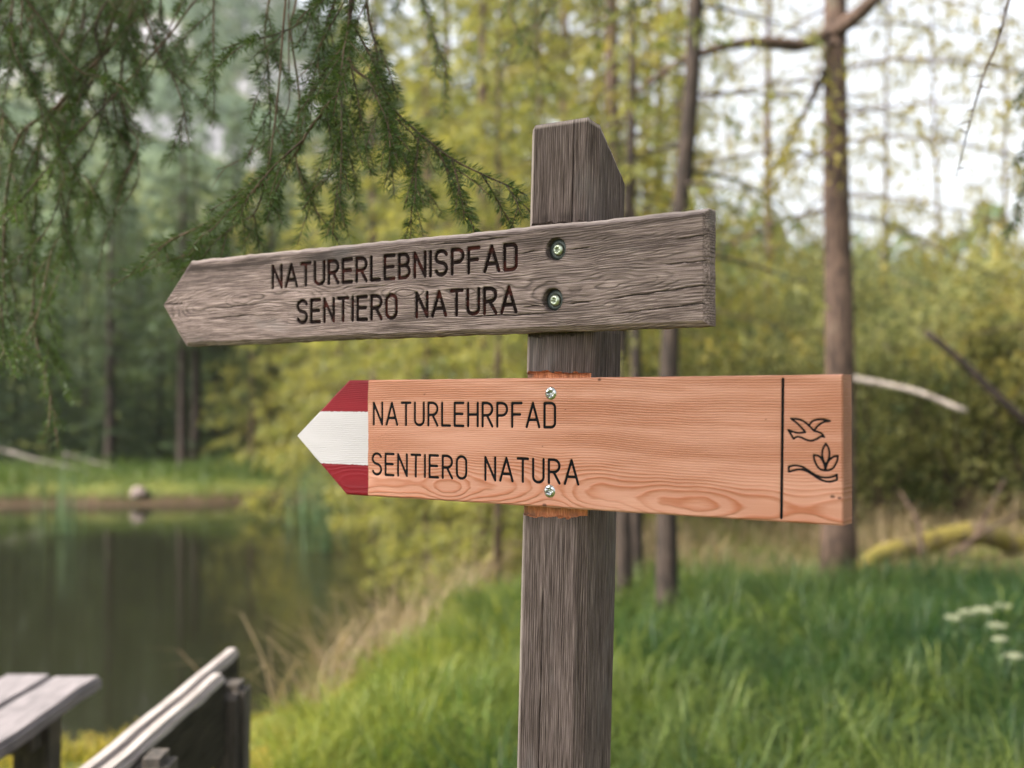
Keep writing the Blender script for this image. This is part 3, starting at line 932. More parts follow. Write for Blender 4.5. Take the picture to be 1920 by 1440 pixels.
K_DARK = [tree_kind('spruce_tree', *conifer(100 + s, 13 + s, 3.1, 0.15 + 0.3 * s, 100, 1.7, 0.38, 0.7, 0.13, tint0=0.42, dens=1.0, blade=(0.22, 0.06)), M['bark_dark'], M['spruce_dark']) for s in range(3)]
K_LIGHT = [tree_kind('spruce_tree', *conifer(200 + s, 10 + 1.5 * s, 2.5, 0.2, 95, 1.8, 0.45, 1.0, 0.085, tint0=0.55, dens=1.1, blade=(0.16, 0.042)), M['bark'], M['spruce_light']) for s in range(3)]
K_LARCH = [tree_kind('larch_tree', *conifer(300 + s, 13 + s, 2.5, 1.8 + 0.5 * s, 80, 1.25, 0.45, 1.3, 0.10, tint0=0.5, dens=1.0, blade=(0.09, 0.032), crown_pow=0.5, limb=0.6), M['bark'], M['larch']) for s in range(3)]

def shrub(seed, H, R, n, leaf, spread=1.0):
    g = np.random.default_rng(seed)
    tb, fo = Tubes(), Faces()
    for s in range(9):
        az = g.uniform(0, 6.28); L = H * g.uniform(0.6, 1.0)
        u = np.linspace(0, 1, 6)
        o = np.array([math.cos(az), math.sin(az), 0]) * R * g.uniform(0.3, 0.95)
        P = o * (u ** 1.3)[:, None] + np.array([0, 0, 1.0]) * (L * u - 0.1)[:, None] + 0.06 * g.normal(size=(6, 3)) * u[:, None]
        tb.add(P, np.linspace(0.028, 0.004, 6), 5)
        for q in range(7):
            v = g.uniform(0.06, 1); p = np.array([np.interp(v, u, P[:, c]) for c in range(3)])
            d = g.normal(size=3); d[2] = abs(d[2]) * 0.4; d /= np.linalg.norm(d)
            l = g.uniform(0.3, 0.9) * R * 0.7
            tb.add(np.array([p, p + d * l * .5 + [0, 0, .04], p + d * l]), [0.008, 0.005, 0.002], 4)
            m = n // 63
            tt = g.uniform(0, 1, m)
            pos = p + d * (l * tt)[:, None] + g.normal(0, 0.16 * spread, (m, 3))
            tint = np.clip(g.uniform(-0.1, 1.0) + g.normal(0, 0.2, m), 0, 1)
            fo.add(pos, g.normal(size=(m, 3)) + [0, 0, -.3], leaf * g.uniform(0.6, 1.4, m), leaf * 0.6, tint)
    return tb.mesh('stems'), fo.mesh('foliage')
K_SHRUB = [tree_kind('shrub', *shrub(400 + s, 3.2, 1.6, 6500, 0.075), M['bark'], M['shrub']) for s in range(3)]

# spruces of the wood beyond the pond
G_FAR = 'spruces of the wood beyond the pond'
L_FAR = 'tall dark green spruce in the wood along the far shore of the pond'
for i, (px, d, s) in enumerate([(-150, 27, .5), (-40, 25.5, .42), (30, 28, .5), (95, 26.5, .40), (160, 30, .52), (215, 26, .38), (262, 31, .5), (300, 27.5, .40), (350, 29, .48), (405, 26.5, .5), (440, 32, .7), (505, 28.5, .55), (560, 31, .5), (640, 34, 1.0), (720, 30, .9), (800, 34, 1.0), (900, 32, 1), (1000, 34, 1.1), (-250, 29, .6), (120, 36, .62), (-70, 34, .6), (10, 40, .8), (330, 37, .62), (230, 44, .75), (-340, 27, .55), (-450, 29, .6), (-570, 27, .5), (-700, 30, .65)]):
    plant_tree(K_DARK[i % 3], px, d, 'low dark green spruce on the far shore below the misty hillside' if s < 0.58 else L_FAR, G_FAR, s)
K_STEM = tree_kind('spruce_tree', *conifer(150, 10, 1.7, 3.6, 50, 1.3, 0.4, 0.7, 0.135, tint0=0.45, blade=(0.18, 0.05)), M['bark_dark'], M['spruce_dark'])
for px, d, s, lab in ((340, 25.0, .8, 'bare stemmed tree standing across the pond behind the upper arrow tip'), (368, 25.6, .75, 'bare stemmed tree close beside another bare stem across the pond'), (205, 25.4, .7, 'lone bare stemmed tree across the pond behind the pale stone'), (505, 25.8, .8, 'bare stemmed tree across the pond among the yellow green boughs')):
    plant_tree(K_STEM, px, d, lab, None, s)
G_MID = 'yellow green spruces on the pond bank'
L_MID = 'sunlit yellow green spruce with hanging boughs on the bank behind the signpost'
for i, (px, d, s) in enumerate([(590, 24.5, .75), (470, 25, .6), (700, 19.5, .95), (800, 15.5, .8), (905, 13.0, .8), (960, 17, 1), (640, 23, .8), (1060, 15, .95), (840, 21, 1.1), (1120, 19, 1.1), (1010, 11.8, .62), (540, 29, .62), (1215, 21, 1.1), (1275, 17.5, .85), (935, 10.2, .42), (800, 12.2, .40)]):
    plant_tree(K_LIGHT[i % 3], px, d, 'small yellow green spruce with boughs hanging low over the dry sedge' if s < 0.5 else L_MID, G_MID, s)
G_LAR = 'thin larches on the meadow side'
L_LAR = 'thin larch with sparse crown standing behind the tall grass'
for i, (px, d, s) in enumerate([(1440, 27, 1.2), (2010, 14, .9), (2090, 11.5, .8), (1240, 22, 1.1), (1577, 24, 1.1), (1150, 12.6, .9)]):
    plant_tree(K_LARCH[i % 3], px, d, L_LAR, G_LAR, s)
K_SLIM = tree_kind('larch_tree', *conifer(330, 13, 2.8, 1.5, 75, 1.0, 0.5, 1.3, 0.045, tint0=0.5, dens=0.9, blade=(0.10, 0.034), crown_pow=0.6, limb=0.5, lean=0.015), M['bark'], M['larch'])
for px, d, s, lab in ((1660, 26, 1.1, 'wispy slim larch beyond the thicket next to the stout trunk'), (1765, 31, 1.2, 'wispy slim larch in the middle of the bright sky gap'), (1885, 27, 1.1, 'wispy slim larch beyond the thicket below the bare twig')):
    plant_tree(K_SLIM, px, d, lab, None, s)
G_SH = 'leafy shrubs behind the tall grass'
L_SH = 'yellow green leafy shrub in the thicket behind the tall grass'
for i, (px, d, s) in enumerate([(1290, 16, .9), (1360, 15, 1.0), (1430, 17, 1.1), (1500, 15.5, .95), (1600, 17, 1.15), (1660, 14.5, .9), (1730, 16, 1.1), (1800, 14.5, 1.0), (1880, 15.5, 1.1), (1950, 14, 1.0), (2030, 15, 1.1), (1220, 17, .9), (1400, 21, 1.4), (1540, 22, 1.4), (1690, 21, 1.4), (1830, 20, 1.4), (1960, 19, 1.4), (1140, 20, 1.1), (1900, 24, 1.6), (1620, 26, 1.7), (1470, 27, 1.7), (1760, 27, 1.7), (2120, 15, 1.1), (2230, 14, 1.0), (2180, 20, 1.5), (2350, 16, 1.2)]):
    plant_tree(K_SHRUB[i % 3], px, d, 'tall yellow green shrub at the back of the thicket against the sky' if s > 1.3 else L_SH, G_SH, s, cat='shrub')

# the stout trunk right of the boards and the slim dark ones
big = tree_kind('larch_tree', *conifer(501, 14, 3.0, 3.2, 70, 1.1, 0.48, 1.3, 0.128, tint0=0.5, dens=1.0, blade=(0.080, 0.032), lean=-0.006, crown_pow=0.4, limb=0.55), M['bark'], M['larch'])
plant_tree(big, 1572, 9.8, 'stout brown barked larch trunk rising behind the lower board end', None, 1.0, 0.3)
slim = tree_kind('spruce_tree', *conifer(502, 10, 1.2, 2.6, 34, 1.1, 0.4, 1.0, 0.058, tint0=0.45, lean=0.045), M['bark_dark'], M['spruce_light'])
plant_tree(slim, 1243, 7.4, 'slim dark leaning trunk in the grass close behind the post', None, 1.0, 0.0)
slim2 = tree_kind('spruce_tree', *conifer(503, 4.6, 1.0, 2.4, 24, 0.9, 0.4, 1.0, 0.055, tint0=0.45, lean=0.008), M['bark_dark'], M['spruce_light'])
plant_tree(slim2, 1172, 8.0, 'slender dark trunk standing next to the post edge', 'pair of slender trunks', 1.0, 0.0)
plant_tree(slim2, 1196, 8.8, 'thinner dark trunk between the leaning trunk and the slender one by the post', 'pair of slender trunks', 0.9, 2.0)

# far wood on the hillside: one mass
fo = Faces()
g = np.random.default_rng(77)
n = 2200
fx = g.uniform(-190, 120, n); fy = g.uniform(55, 300, n)
fz = ground_h(fx, fy)
for x, y, z in zip(fx, fy, fz):
    H = g.uniform(7, 12)
    m = 46
    q = g.uniform(0, 1, m) ** 0.8
    az = g.uniform(0, 6.28, m)
    r = (1 - q) * H * 0.16 * g.uniform(0.5, 1.1, m)
    P = np.stack([x + r * np.cos(az), y + r * np.sin(az), z + q * H], -1)
    fo.add(P, np.stack([np.cos(az), np.sin(az), np.full(m, -0.9)], -1), H * 0.13, H * 0.07, np.clip(g.uniform(0.2, 0.8) + g.normal(0, .1, m), 0, 1))
o = link('distant_wood', fo.mesh('distant_wood'), mat=M['far_wood'])
tag(o, 'distant conifer wood covering the hillside beyond the pond', 'wood', kind='stuff')

# ------------------------------------------------------------------ grass
def blades(n, xf, hfun, wid, bend, tintf, name, mat, label, cat):
    x, y = xf(n)
    d = pond_sdf(x, y)
    ok = d > 0.05
    x, y, d = x[ok], y[ok], d[ok]
    n = len(x)
    z = ground_h(x, y) - 0.02
    h = hfun(x, y, n)
    az = RNG.uniform(0, 6.28, n)
    b = np.stack([np.cos(az), np.sin(az), 0 * az], -1)
    s = np.stack([-np.sin(az + RNG.normal(0, .6, n)), np.cos(az), 0 * az], -1)
    w = wid * RNG.uniform(0.6, 1.4, n)
    bd = h * bend * RNG.uniform(0.2, 1.3, n)
    P = np.stack([x, y, z], -1)
    up = np.array([0, 0, 1.0])
    p0a, p0b = P - s * (w / 2)[:, None], P + s * (w / 2)[:, None]
    m1 = P + up * (h * 0.6)[:, None] + b * (bd * 0.3)[:, None]
    p1a, p1b = m1 - s * (w * .42)[:, None], m1 + s * (w * .42)[:, None]
    m2 = P + up * (h * 0.95)[:, None] + b * (bd * 0.75)[:, None]
    p2a, p2b = m2 - s * (w * .25)[:, None], m2 + s * (w * .25)[:, None]
    tip = P + up * (h * (1.0 - 0.12 * RNG.uniform(0, 1, n)))[:, None] + b * (bd * 1.25)[:, None]
    V = np.stack([p0a, p0b, p1a, p1b, p2a, p2b, tip], 1).reshape(-1, 3)
    k = np.arange(n)[:, None] * 7
    Q = np.vstack([k + [0, 1, 3, 2], k + [2, 3, 5, 4]])
    T = k + [4, 5, 6]
    tint = np.repeat(np.clip(tintf(x, y, n), 0, 1), 7)
    o = link(name, npmesh(name, V, [Q, T], {'tint': tint}), mat=mat)
    tag(o, label, cat, kind='stuff')
    return o

M['grass'] = mat_foliage('grass', (0.014, 0.038, 0.010), (0.115, 0.142, 0.024), 0.30, 0.5, tcol=((0.045, 0.12, 0.015), (0.17, 0.22, 0.025)))
M['bank_grass'] = mat_foliage('bank_grass', (0.035, 0.085, 0.014), (0.19, 0.20, 0.028), 0.35, 0.5, tcol=((0.07, 0.17, 0.02), (0.30, 0.30, 0.03)))
M['moss_grass'] = mat_foliage('moss_grass', (0.075, 0.12, 0.016), (0.32, 0.24, 0.035), 0.35, 0.5, tcol=((0.12, 0.20, 0.02), (0.34, 0.27, 0.03)))
M['dry_grass'] = mat_foliage('dry_grass', (0.13, 0.092, 0.050), (0.33, 0.245, 0.14), 0.35, 0.55, tcol=((0.2, 0.15, 0.06), (0.4, 0.3, 0.14)))
M['reed'] = mat_foliage('reed', (0.06, 0.12, 0.06), (0.13, 0.19, 0.09), 0.3, 0.5)

def wedge(x0, x1, d0, d1):
    """even cover of the ground between two bearings"""
    def f(n):
        d = np.sqrt(RNG.uniform(d0 ** 2, d1 ** 2, n))
        return (RNG.uniform(x0, x1, n) - 960) / F_PX * d, d
    return f
def tuft_h(lo, hi, sc, seed):
    return lambda x, y, n: (lo + (hi - lo) * sstep(-0.35, 0.6, fbm(x * sc, y * sc, 0, seed))) * RNG.uniform(0.6, 1.15, n)
def tufts(name, cxy, nb, hr, wid, sprd, tintf, mat, label, cat):
    """arching tussocks: blades fan out from shared roots"""
    cx, cy = cxy
    d = pond_sdf(cx, cy); ok = d > 0.1
    cx, cy = cx[ok], cy[ok]; m = len(cx)
    hc = hr[0] + (hr[1] - hr[0]) * RNG.uniform(0, 1, m) ** 1.4
    tc = tintf(cx, cy, m)
    ix = np.repeat(np.arange(m), nb); n = len(ix)
    az = RNG.uniform(0, 6.28, n)
    rr = np.abs(RNG.normal(0, sprd, n))
    x, y = cx[ix] + rr * np.cos(az), cy[ix] + rr * np.sin(az)
    z = ground_h(x, y) - 0.02
    h = hc[ix] * RNG.uniform(0.55, 1.15, n)
    b = np.stack([np.cos(az), np.sin(az), 0 * az], -1)
    a2 = az + 1.57 + RNG.normal(0, .5, n)
    s = np.stack([np.cos(a2), np.sin(a2), 0 * az], -1)
    w = wid * RNG.uniform(0.6, 1.4, n); bd = h * RNG.uniform(0.2, 1.3, n)
    P = np.stack([x, y, z], -1); up = np.array([0, 0, 1.0])
    V = []
    for u_, wz in ((0, .8), (.4, 1), (.75, .75)):
        c = P + up * (h * (u_ * 1.25 - 0.45 * u_ ** 2.5 * (bd / h + .2)))[:, None] + b * (bd * u_ ** 1.8)[:, None]
        V += [c - s * (w * wz / 2)[:, None], c + s * (w * wz / 2)[:, None]]
    V.append(P + up * (h * (1.25 - 0.62 * (bd / h + .2)))[:, None] + b * (bd * 1.1)[:, None])
    V = np.stack(V, 1).reshape(-1, 3)
    k = np.arange(n)[:, None] * 7
    tint = np.repeat(np.clip(tc[ix] + RNG.normal(0, .14, n), 0, 1), 7)
    o = link(name, npmesh(name, V, [np.vstack([k + [0, 1, 3, 2], k + [2, 3, 5, 4]]), k + [4, 5, 6]], {'tint': tint}), mat=mat)
    tag(o, label, cat, kind='stuff')
    return o
tufts('tall_grass', wedge(900, 2400, 3.2, 9.0)(1750), 64, (0.10, 0.54), 0.0060, 0.075, lambda x, y, n: 0.36 + 1.0 * fbm(x * .6, y * .6, 0, 32) + RNG.normal(0, .12, n), M['grass'], 'lush tall green grass in the meadow right of the post', 'grass')
tufts('coarse_grass', wedge(900, 2400, 3.2, 8.6)(420), 30, (0.24, 0.52), 0.0085, 0.05, lambda x, y, n: 0.55 + 0.6 * fbm(x * .7, y * .7, 0, 132) + RNG.normal(0, .2, n), M['grass'], 'coarser light green tussocks scattered through the meadow', 'grass')
def bank_xy(n):
    x, y = wedge(420, 1010, 4.4, 8.6)(n)
    keep = RNG.uniform(0, 1, n) < sstep(-1.05, -0.25, x - 0.10 * (y - 6.0))
    return x[keep], y[keep]
tufts('bank_grass', bank_xy(800), 60, (0.08, 0.46), 0.0065, 0.08, lambda x, y, n: 0.50 + 0.7 * fbm(x * 1.1, y * 1.1, 0, 34) + RNG.normal(0, .15, n), M['bank_grass'], 'bright green grass tussocks on the pond bank left of the post', 'grass')
blades(34000, wedge(-350, 900, 3.3, 7.6), tuft_h(0.05, 0.15, 2.2, 35), 0.007, 0.6, lambda x, y, n: 0.6 + 0.6 * fbm(x * 1.6, y * 1.6, 0, 36) + RNG.normal(0, .2, n), 'short_grass', M['moss_grass'], 'short yellowish mossy turf around the bench', 'grass')
blades(30000, wedge(-300, 2100, 20.0, 27), tuft_h(0.25, 0.6, .5, 37), 0.014, 0.6, lambda x, y, n: 0.5 + 0.4 * fbm(x * .5, y * .5, 0, 38) + RNG.normal(0, .15, n), 'far_bank_grass', M['grass'], 'sunlit grass fringe along the far shore', 'grass')
blades(3500, wedge(1150, 2150, 10.0, 14), tuft_h(0.15, 0.55, .8, 39), 0.01, 0.7, lambda x, y, n: 0.5 + RNG.normal(0, .25, n), 'dry_meadow_grass', M['dry_grass'], 'pale dry grass below the thicket', 'grass')
def sedge_xy(n):
    t = RNG.uniform(0, 1, n)
    x = np.interp(t, [0, .4, .7, 1], [-1.5, -1.05, -0.72, -0.2]); y = np.interp(t, [0, .4, .7, 1], [7.0, 8.0, 9.6, 12.0])
    return x + RNG.normal(0.12, 0.2, n), y + RNG.normal(0, 0.3, n)
blades(1300, sedge_xy, lambda x, y, n: RNG.uniform(0.25, 0.65, n), 0.008, 1.0, lambda x, y, n: RNG.uniform(0, 1, n), 'dry_sedge', M['dry_grass'], 'dry tan sedge hanging over the water edge', 'sedge')

# ------------------------------------------------------------------ overhanging spruces with real needles
class Needles:
    def __init__(self): self.V, self.T, self.n = [], [], 0
    def along(self, P, per_m, ln, tint, up_bias=0.35):
        seg = np.linalg.norm(np.diff(P, axis=0), axis=1)
        L = seg.sum(); n = int(L * per_m)
        if n < 2: return
        cum = np.concatenate([[0], np.cumsum(seg)])
        t = RNG.uniform(0, L, n)
        pos = np.stack([np.interp(t, cum, P[:, c]) for c in range(3)], -1)
        T = np.gradient(P, axis=0); T /= np.linalg.norm(T, axis=1)[:, None] + 1e-9
        tan = np.stack([np.interp(t, cum, T[:, c]) for c in range(3)], -1)
        R = RNG.normal(size=(n, 3)) + np.array([0, 0, up_bias])
        R -= tan * (R * tan).sum(1)[:, None]; R /= np.linalg.norm(R, axis=1)[:, None] + 1e-9
        D = tan * RNG.uniform(0.30, 0.85, n)[:, None] + R * 0.9
        D /= np.linalg.norm(D, axis=1)[:, None]
        S = np.cross(D, RNG.normal(size=(n, 3))); S /= np.linalg.norm(S, axis=1)[:, None] + 1e-9
        l = (ln * RNG.uniform(0.7, 1.2, n))[:, None]; w = RNG.uniform(0.0011, 0.0016, n)[:, None]
        mid = pos + D * l * 0.5
        q = np.stack([pos, mid + S * w / 2, pos + D * l + np.array([0, 0, -0.0006]), mid - S * w / 2], 1)
        self.V.append(q.reshape(-1, 3)); self.T.append(np.repeat(np.clip(tint + RNG.normal(0, .14, n), 0, 1), 4))
    def mesh(self, name):
        V = np.vstack(self.V); n = len(V) // 4
        return npmesh(name, V, np.arange(n * 4).reshape(n, 4), {'tint': np.concatenate(self.T)})

def twig_spray(tb, nd, P, r, gap, l2, g, density, tint, bare=0.0, sub=True, droop=1.0):
    """main twig along P with drooping side twigs, needles all round"""
    seg = np.linalg.norm(np.diff(P, axis=0), axis=1); L = seg.sum()
    cum = np.concatenate([[0], np.cumsum(seg)])
    T = np.gradient(P, axis=0); T /= np.linalg.norm(T, axis=1)[:, None] + 1e-9
    k0 = int(len(P) * bare)
    nd.along(P[k0:], density * 0.8, 0.0180, tint)
    s = L * bare + gap * 0.4
    sg = 1
    while s < L - 0.01:
        p = np.array([np.interp(s, cum, P[:, c]) for c in range(3)])
        tn = np.array([np.interp(s, cum, T[:, c]) for c in range(3)])
        side = np.cross(tn, [0.15 * g.normal(), 0.15 * g.normal(), 1.0])
        side /= np.linalg.norm(side) + 1e-9
        rnd = g.normal(0, 0.20, 3)
        d = tn * g.uniform(0.5, 0.9) + side * sg * g.uniform(0.4, 0.9) + np.array([0, 0, -1]) * droop * g.uniform(0.15, 0.75) + rnd
        d /= np.linalg.norm(d)
        q = s / L
        l = l2 * (1.1 - 0.75 * q) * g.uniform(0.45, 1.35) + 0.035
        u = np.linspace(0, 1, 6)
        Q = p + d * (l * u)[:, None] + np.array([0, 0, -1.0]) * (droop * 0.35 * l * u ** 2)[:, None] + 0.008 * l * g.normal(size=(6, 3)) * u[:, None]
        tb.add(Q, np.linspace(max(0.0011, r * 0.45), 0.0007, 6), 4)
        nd.along(Q, density, 0.0180, tint + g.normal(0, 0.08))
        if sub and l > 0.06:
            for vi, v in enumerate(np.arange(0.25, 0.9, 0.028 / l + 0.06)):
                b = np.array([np.interp(v, u, Q[:, c]) for c in range(3)])
                d3 = d + (0.75 if vi % 2 else -0.75) * np.cross(d, [0.3 * g.normal(), 0.3 * g.normal(), 1.0]) + np.array([0, 0, -0.25]) + g.normal(0, .12, 3)
                d3 /= np.linalg.norm(d3)
                l3 = l * (1 - v) * 0.6 + 0.02
                Q3 = b + d3 * (l3 * np.linspace(0, 1, 4))[:, None] + np.array([0, 0, -1.0]) * (0.2 * l3 * np.linspace(0, 1, 4) ** 2)[:, None]
                tb.add(Q3, np.linspace(0.001, 0.0006, 4), 4)
                nd.along(Q3, density, 0.0165, tint + 0.12)
        s += 1.25 * gap * g.uniform(0.6, 1.4); sg = -sg

def overhang_tree(name, base, H, r0, limbs, paths, label, seed, crown_r, crown_z):
    g = np.random.default_rng(seed)
    z0 = float(ground_h(base[0], base[1]))
    root = empty(name, (base[0], base[1], z0))
    off = np.array([base[0], base[1], z0])
    tb = Tubes()
    zz = np.linspace(-0.3, H, 18)
    rr = r0 * (1 - np.clip(zz, 0, None) / H) ** 0.8 + 0.012; rr[0] *= 1.5
    tb.add(np.stack([0.03 * vnoise(zz, 1, 0, seed), 0.03 * vnoise(zz, 2, 0, seed), zz], -1), rr, 12, 0.05)
    LP = []
    for lp in limbs:
        P = smooth_path(np.array(lp, float), 26)
        LP.append(P)
    link('trunk', tb.mesh('trunk'), root, M['bark_dark'])
    _, crown = conifer(seed + 5, H, crown_r, crown_z, 150, 1.5, 0.16, 0.6, 0.02, dens=1.0, blade=(0.15, 0.055), tint0=0.4)
    link('crown', crown, root, M['spruce_dark'])
    for li, P in enumerate(LP):
        tb, nd = Tubes(), Needles()
        tb.add(P - off, np.linspace(0.022, 0.005, len(P)), 7, 0.08)
        mine = [p for p in paths if p[0] == li]
        for (_, pts, r, gap, l2, dens, tint, bare, sub, droop) in mine:
            C = [at(*q) for q in pts]
            start = P[np.argmin(np.linalg.norm(P - C[0], axis=1) + 0.0)]
            if np.linalg.norm(start - C[0]) > 0.02: C = [start] + C
            n = max(8, int(8 * len(C)))
            Q = smooth_path(C, n)
            L = np.linalg.norm(np.diff(Q, axis=0), axis=1).sum()
            Q = Q + np.stack([0.004 * vnoise(np.linspace(0, L * 9, n), c, li, seed) for c in range(3)], -1)
            Q = Q - off
            tb.add(Q, np.linspace(r, max(0.0009, r * 0.3), n), 5, 0.12)
            if dens > 0: twig_spray(tb, nd, Q, r, gap * (1.9 if li == 1 else 1.35), l2 * 1.1, g, dens, tint, bare, sub, droop * (0.6 if li == 1 else 0.85))
            else:
                for q in Q[4::3]:
                    d = g.normal(size=3); d[2] -= .3; d /= np.linalg.norm(d)
                    l = g.uniform(.008, .03)
                    tb.add(np.array([q, q + d * l * .5, q + d * l]), [0.0016, 0.0014, 0.0008], 4)
        b = link('branch', tb.mesh('branch'), root, M['twig'])
        if nd.V:
            tag(link('needles', nd.mesh('needles'), b, M['needle']), kind='stuff')
    tag(root, label, 'tree')
    return root

DN = 1350
A, B_, = 1.70, 2.2
paths_left = [
    # hanging over the sign: limb 0
    (0, [(668, -40, 1.75), (655, 60, 1.74), (648, 130, 1.72), (622, 185, 1.70), (580, 240, 1.72), (545, 300, 1.74), (480, 355, 1.78), (400, 405, 1.84), (330, 440, 1.88), (285, 456, 1.90)], 0.0042, 0.030, 0.13, DN, 0.42, 0.22, True, 1.0),
    (0, [(652, 80, 1.73), (700, 158, 1.7), (745, 212, 1.68), (800, 262, 1.66), (850, 300, 1.64), (900, 325, 1.62), (945, 345, 1.6), (985, 364, 1.6)], 0.0036, 0.024, 0.115, DN, 0.40, 0.30, True, 1.0),
    (0, [(690, -20, 1.85), (705, 90, 1.82), (712, 170, 1.8), (735, 250, 1.78), (770, 320, 1.75), (786, 385, 1.74)], 0.0030, 0.030, 0.10, DN, 0.42, 0.30, True, 1.2),
    (0, [(560, -20, 1.9), (545, 60, 1.88), (560, 180, 1.85), (556, 300, 1.80), (585, 385, 1.78), (630, 448, 1.76)], 0.0028, 0.045, 0.06, DN, 0.38, 0.62, False, 1.0),
    (0, [(620, -30, 1.85), (575, 35, 1.85), (515, 66, 1.84), (450, 80, 1.82), (415, 92, 1.82)], 0.0032, 0.028, 0.10, DN, 0.48, 0.15, True, 1.1),
    (0, [(795, -40, 2.2), (808, 40, 2.2), (826, 100, 2.18), (845, 160, 2.18)], 0.0026, 0.035, 0.06, DN, 0.35, 0.35, False, 1.2),
    (0, [(545, -20, 1.95), (541, 70, 1.95), (541, 150, 1.94), (538, 205, 1.92), (500, 268, 1.9), (440, 305, 1.88), (402, 316, 1.88)], 0.0022, 0.2, 0.02, 40, 0.4, 0.8, False, 0.5),
    (0, [(500, 330, 1.80), (440, 420, 1.86), (390, 452, 1.90), (330, 480, 1.94), (262, 503, 1.96), (232, 500, 1.96)], 0.0022, 0.035, 0.07, DN, 0.42, 0.45, True, 0.8),
    (0, [(500, 40, 1.9), (502, 120, 1.88), (506, 230, 1.84), (500, 330, 1.80), (497, 410, 1.78)], 0.0024, 0.035, 0.08, DN, 0.45, 0.35, True, 1.2),
    (0, [(610, 60, 1.8), (600, 150, 1.78), (640, 240, 1.76), (650, 300, 1.75), (625, 360, 1.74)], 0.0026, 0.028, 0.09, DN, 0.42, 0.25, True, 1.1),
    (0, [(1070, -40, 2.9), (1015, 30, 2.9), (965, 80, 2.9), (905, 125, 2.9)], 0.0045, 0.05, 0.22, 500, 0.35, 0.1, True, 1.0),
    (0, [(1000, -30, 2.8), (950, 10, 2.8), (1000, 90, 2.8), (1045, 60, 2.8)], 0.0035, 0.05, 0.16, 500, 0.35, 0.3, True, 1.0),
    # the dense hanging boughs further left: limb 1
    (1, [(300, -60, 2.4), (255, 10, 2.35), (205, 85, 2.3), (155, 140, 2.25), (108, 200, 2.22), (42, 250, 2.2), (16, 330, 2.2), (6, 470, 2.2), (18, 600, 2.2)], 0.0060, 0.038, 0.17, DN, 0.30, 0.05, True, 1.2),
    (1, [(220, -40, 2.4), (185, 100, 2.35), (160, 170, 2.3), (88, 230, 2.3), (70, 330, 2.3), (64, 480, 2.3), (72, 640, 2.3), (100, 750, 2.3), (112, 840, 2.3)], 0.0055, 0.045, 0.14, DN, 0.32, 0.05, True, 1.2),
    (1, [(262, -40, 2.3), (232, 60, 2.28), (226, 160, 2.26), (236, 230, 2.25), (260, 272, 2.24), (230, 350, 2.22), (215, 400, 2.22)], 0.0042, 0.045, 0.10, DN, 0.36, 0.10, True, 1.2),
    (1, [(265, -30, 2.2), (290, 85, 2.15), (322, 140, 2.12), (345, 205, 2.1), (358, 280, 2.1)], 0.0036, 0.035, 0.12, DN, 0.45, 0.2, True, 1.1),
    (1, [(405, -60, 2.1), (396, 40, 2.08), (400, 140, 2.06), (402, 215, 2.05)], 0.0030, 0.035, 0.09, DN, 0.45, 0.25, True, 1.2),
    (1, [(140, 120, 2.25), (118, 260, 2.22), (116, 350, 2.2), (124, 420, 2.2), (96, 470, 2.2), (62, 640, 2.2)], 0.0034, 0.06, 0.09, DN, 0.34, 0.35, True, 1.2),
    (1, [(175, 110, 2.3), (166, 190, 2.28), (236, 262, 2.26), (262, 330, 2.25), (205, 420, 2.24), (180, 520, 2.24)], 0.0030, 0.07, 0.07, DN * .7, 0.34, 0.5, False, 1.2),
    (1, [(30, -60, 2.5), (60, 40, 2.45), (40, 110, 2.42), (-20, 180, 2.4), (-40, 300, 2.4)], 0.0050, 0.038, 0.18, DN, 0.30, 0.0, True, 1.1),
    (1, [(150, -60, 2.5), (130, 20, 2.45), (100, 90, 2.42), (30, 110, 2.4), (-60, 100, 2.4)], 0.0050, 0.036, 0.18, DN, 0.34, 0.0, True, 1.1),
    (1, [(60, -60, 2.0), (95, 60, 2.0), (150, 130, 2.0), (210, 150, 2.0), (250, 210, 2.0)], 0.0040, 0.036, 0.14, DN, 0.38, 0.1, True, 1.1),
    (1, [(-60, 240, 2.0), (-20, 400, 2.0), (5, 560, 2.0), (12, 690, 2.0)], 0.0040, 0.04, 0.12, DN, 0.42, 0.0, True, 1.3),
    (1, [(20, 60, 2.1), (70, 180, 2.1), (120, 290, 2.1), (100, 400, 2.1), (40, 500, 2.1)], 0.0034, 0.038, 0.13, DN, 0.36, 0.1, True, 1.2),
    (1, [(180, 30, 2.2), (200, 150, 2.2), (180, 260, 2.2), (140, 330, 2.2), (120, 430, 2.2)], 0.0034, 0.038, 0.13, DN, 0.36, 0.1, True, 1.2),
    (1, [(-80, 120, 2.3), (-10, 190, 2.3), (60, 280, 2.3), (160, 330, 2.3), (200, 410, 2.3)], 0.0036, 0.038, 0.14, DN, 0.34, 0.1, True, 1.2),
    (1, [(-40, 480, 2.0), (-10, 600, 2.0), (12, 660, 2.0), (34, 715, 2.0)], 0.0024, 0.03, 0.07, DN, 1.2, 0.4, True, 1.2),
    (1, [(90, 560, 2.3), (95, 640, 2.3), (88, 690, 2.3)], 0.0020, 0.03, 0.05, DN, 1.1, 0.3, True, 1.2),
    (1, [(320, -60, 2.3), (300, 30, 2.3), (330, 90, 2.3), (370, 130, 2.3)], 0.0034, 0.036, 0.12, DN, 0.40, 0.2, True, 1.1),
]
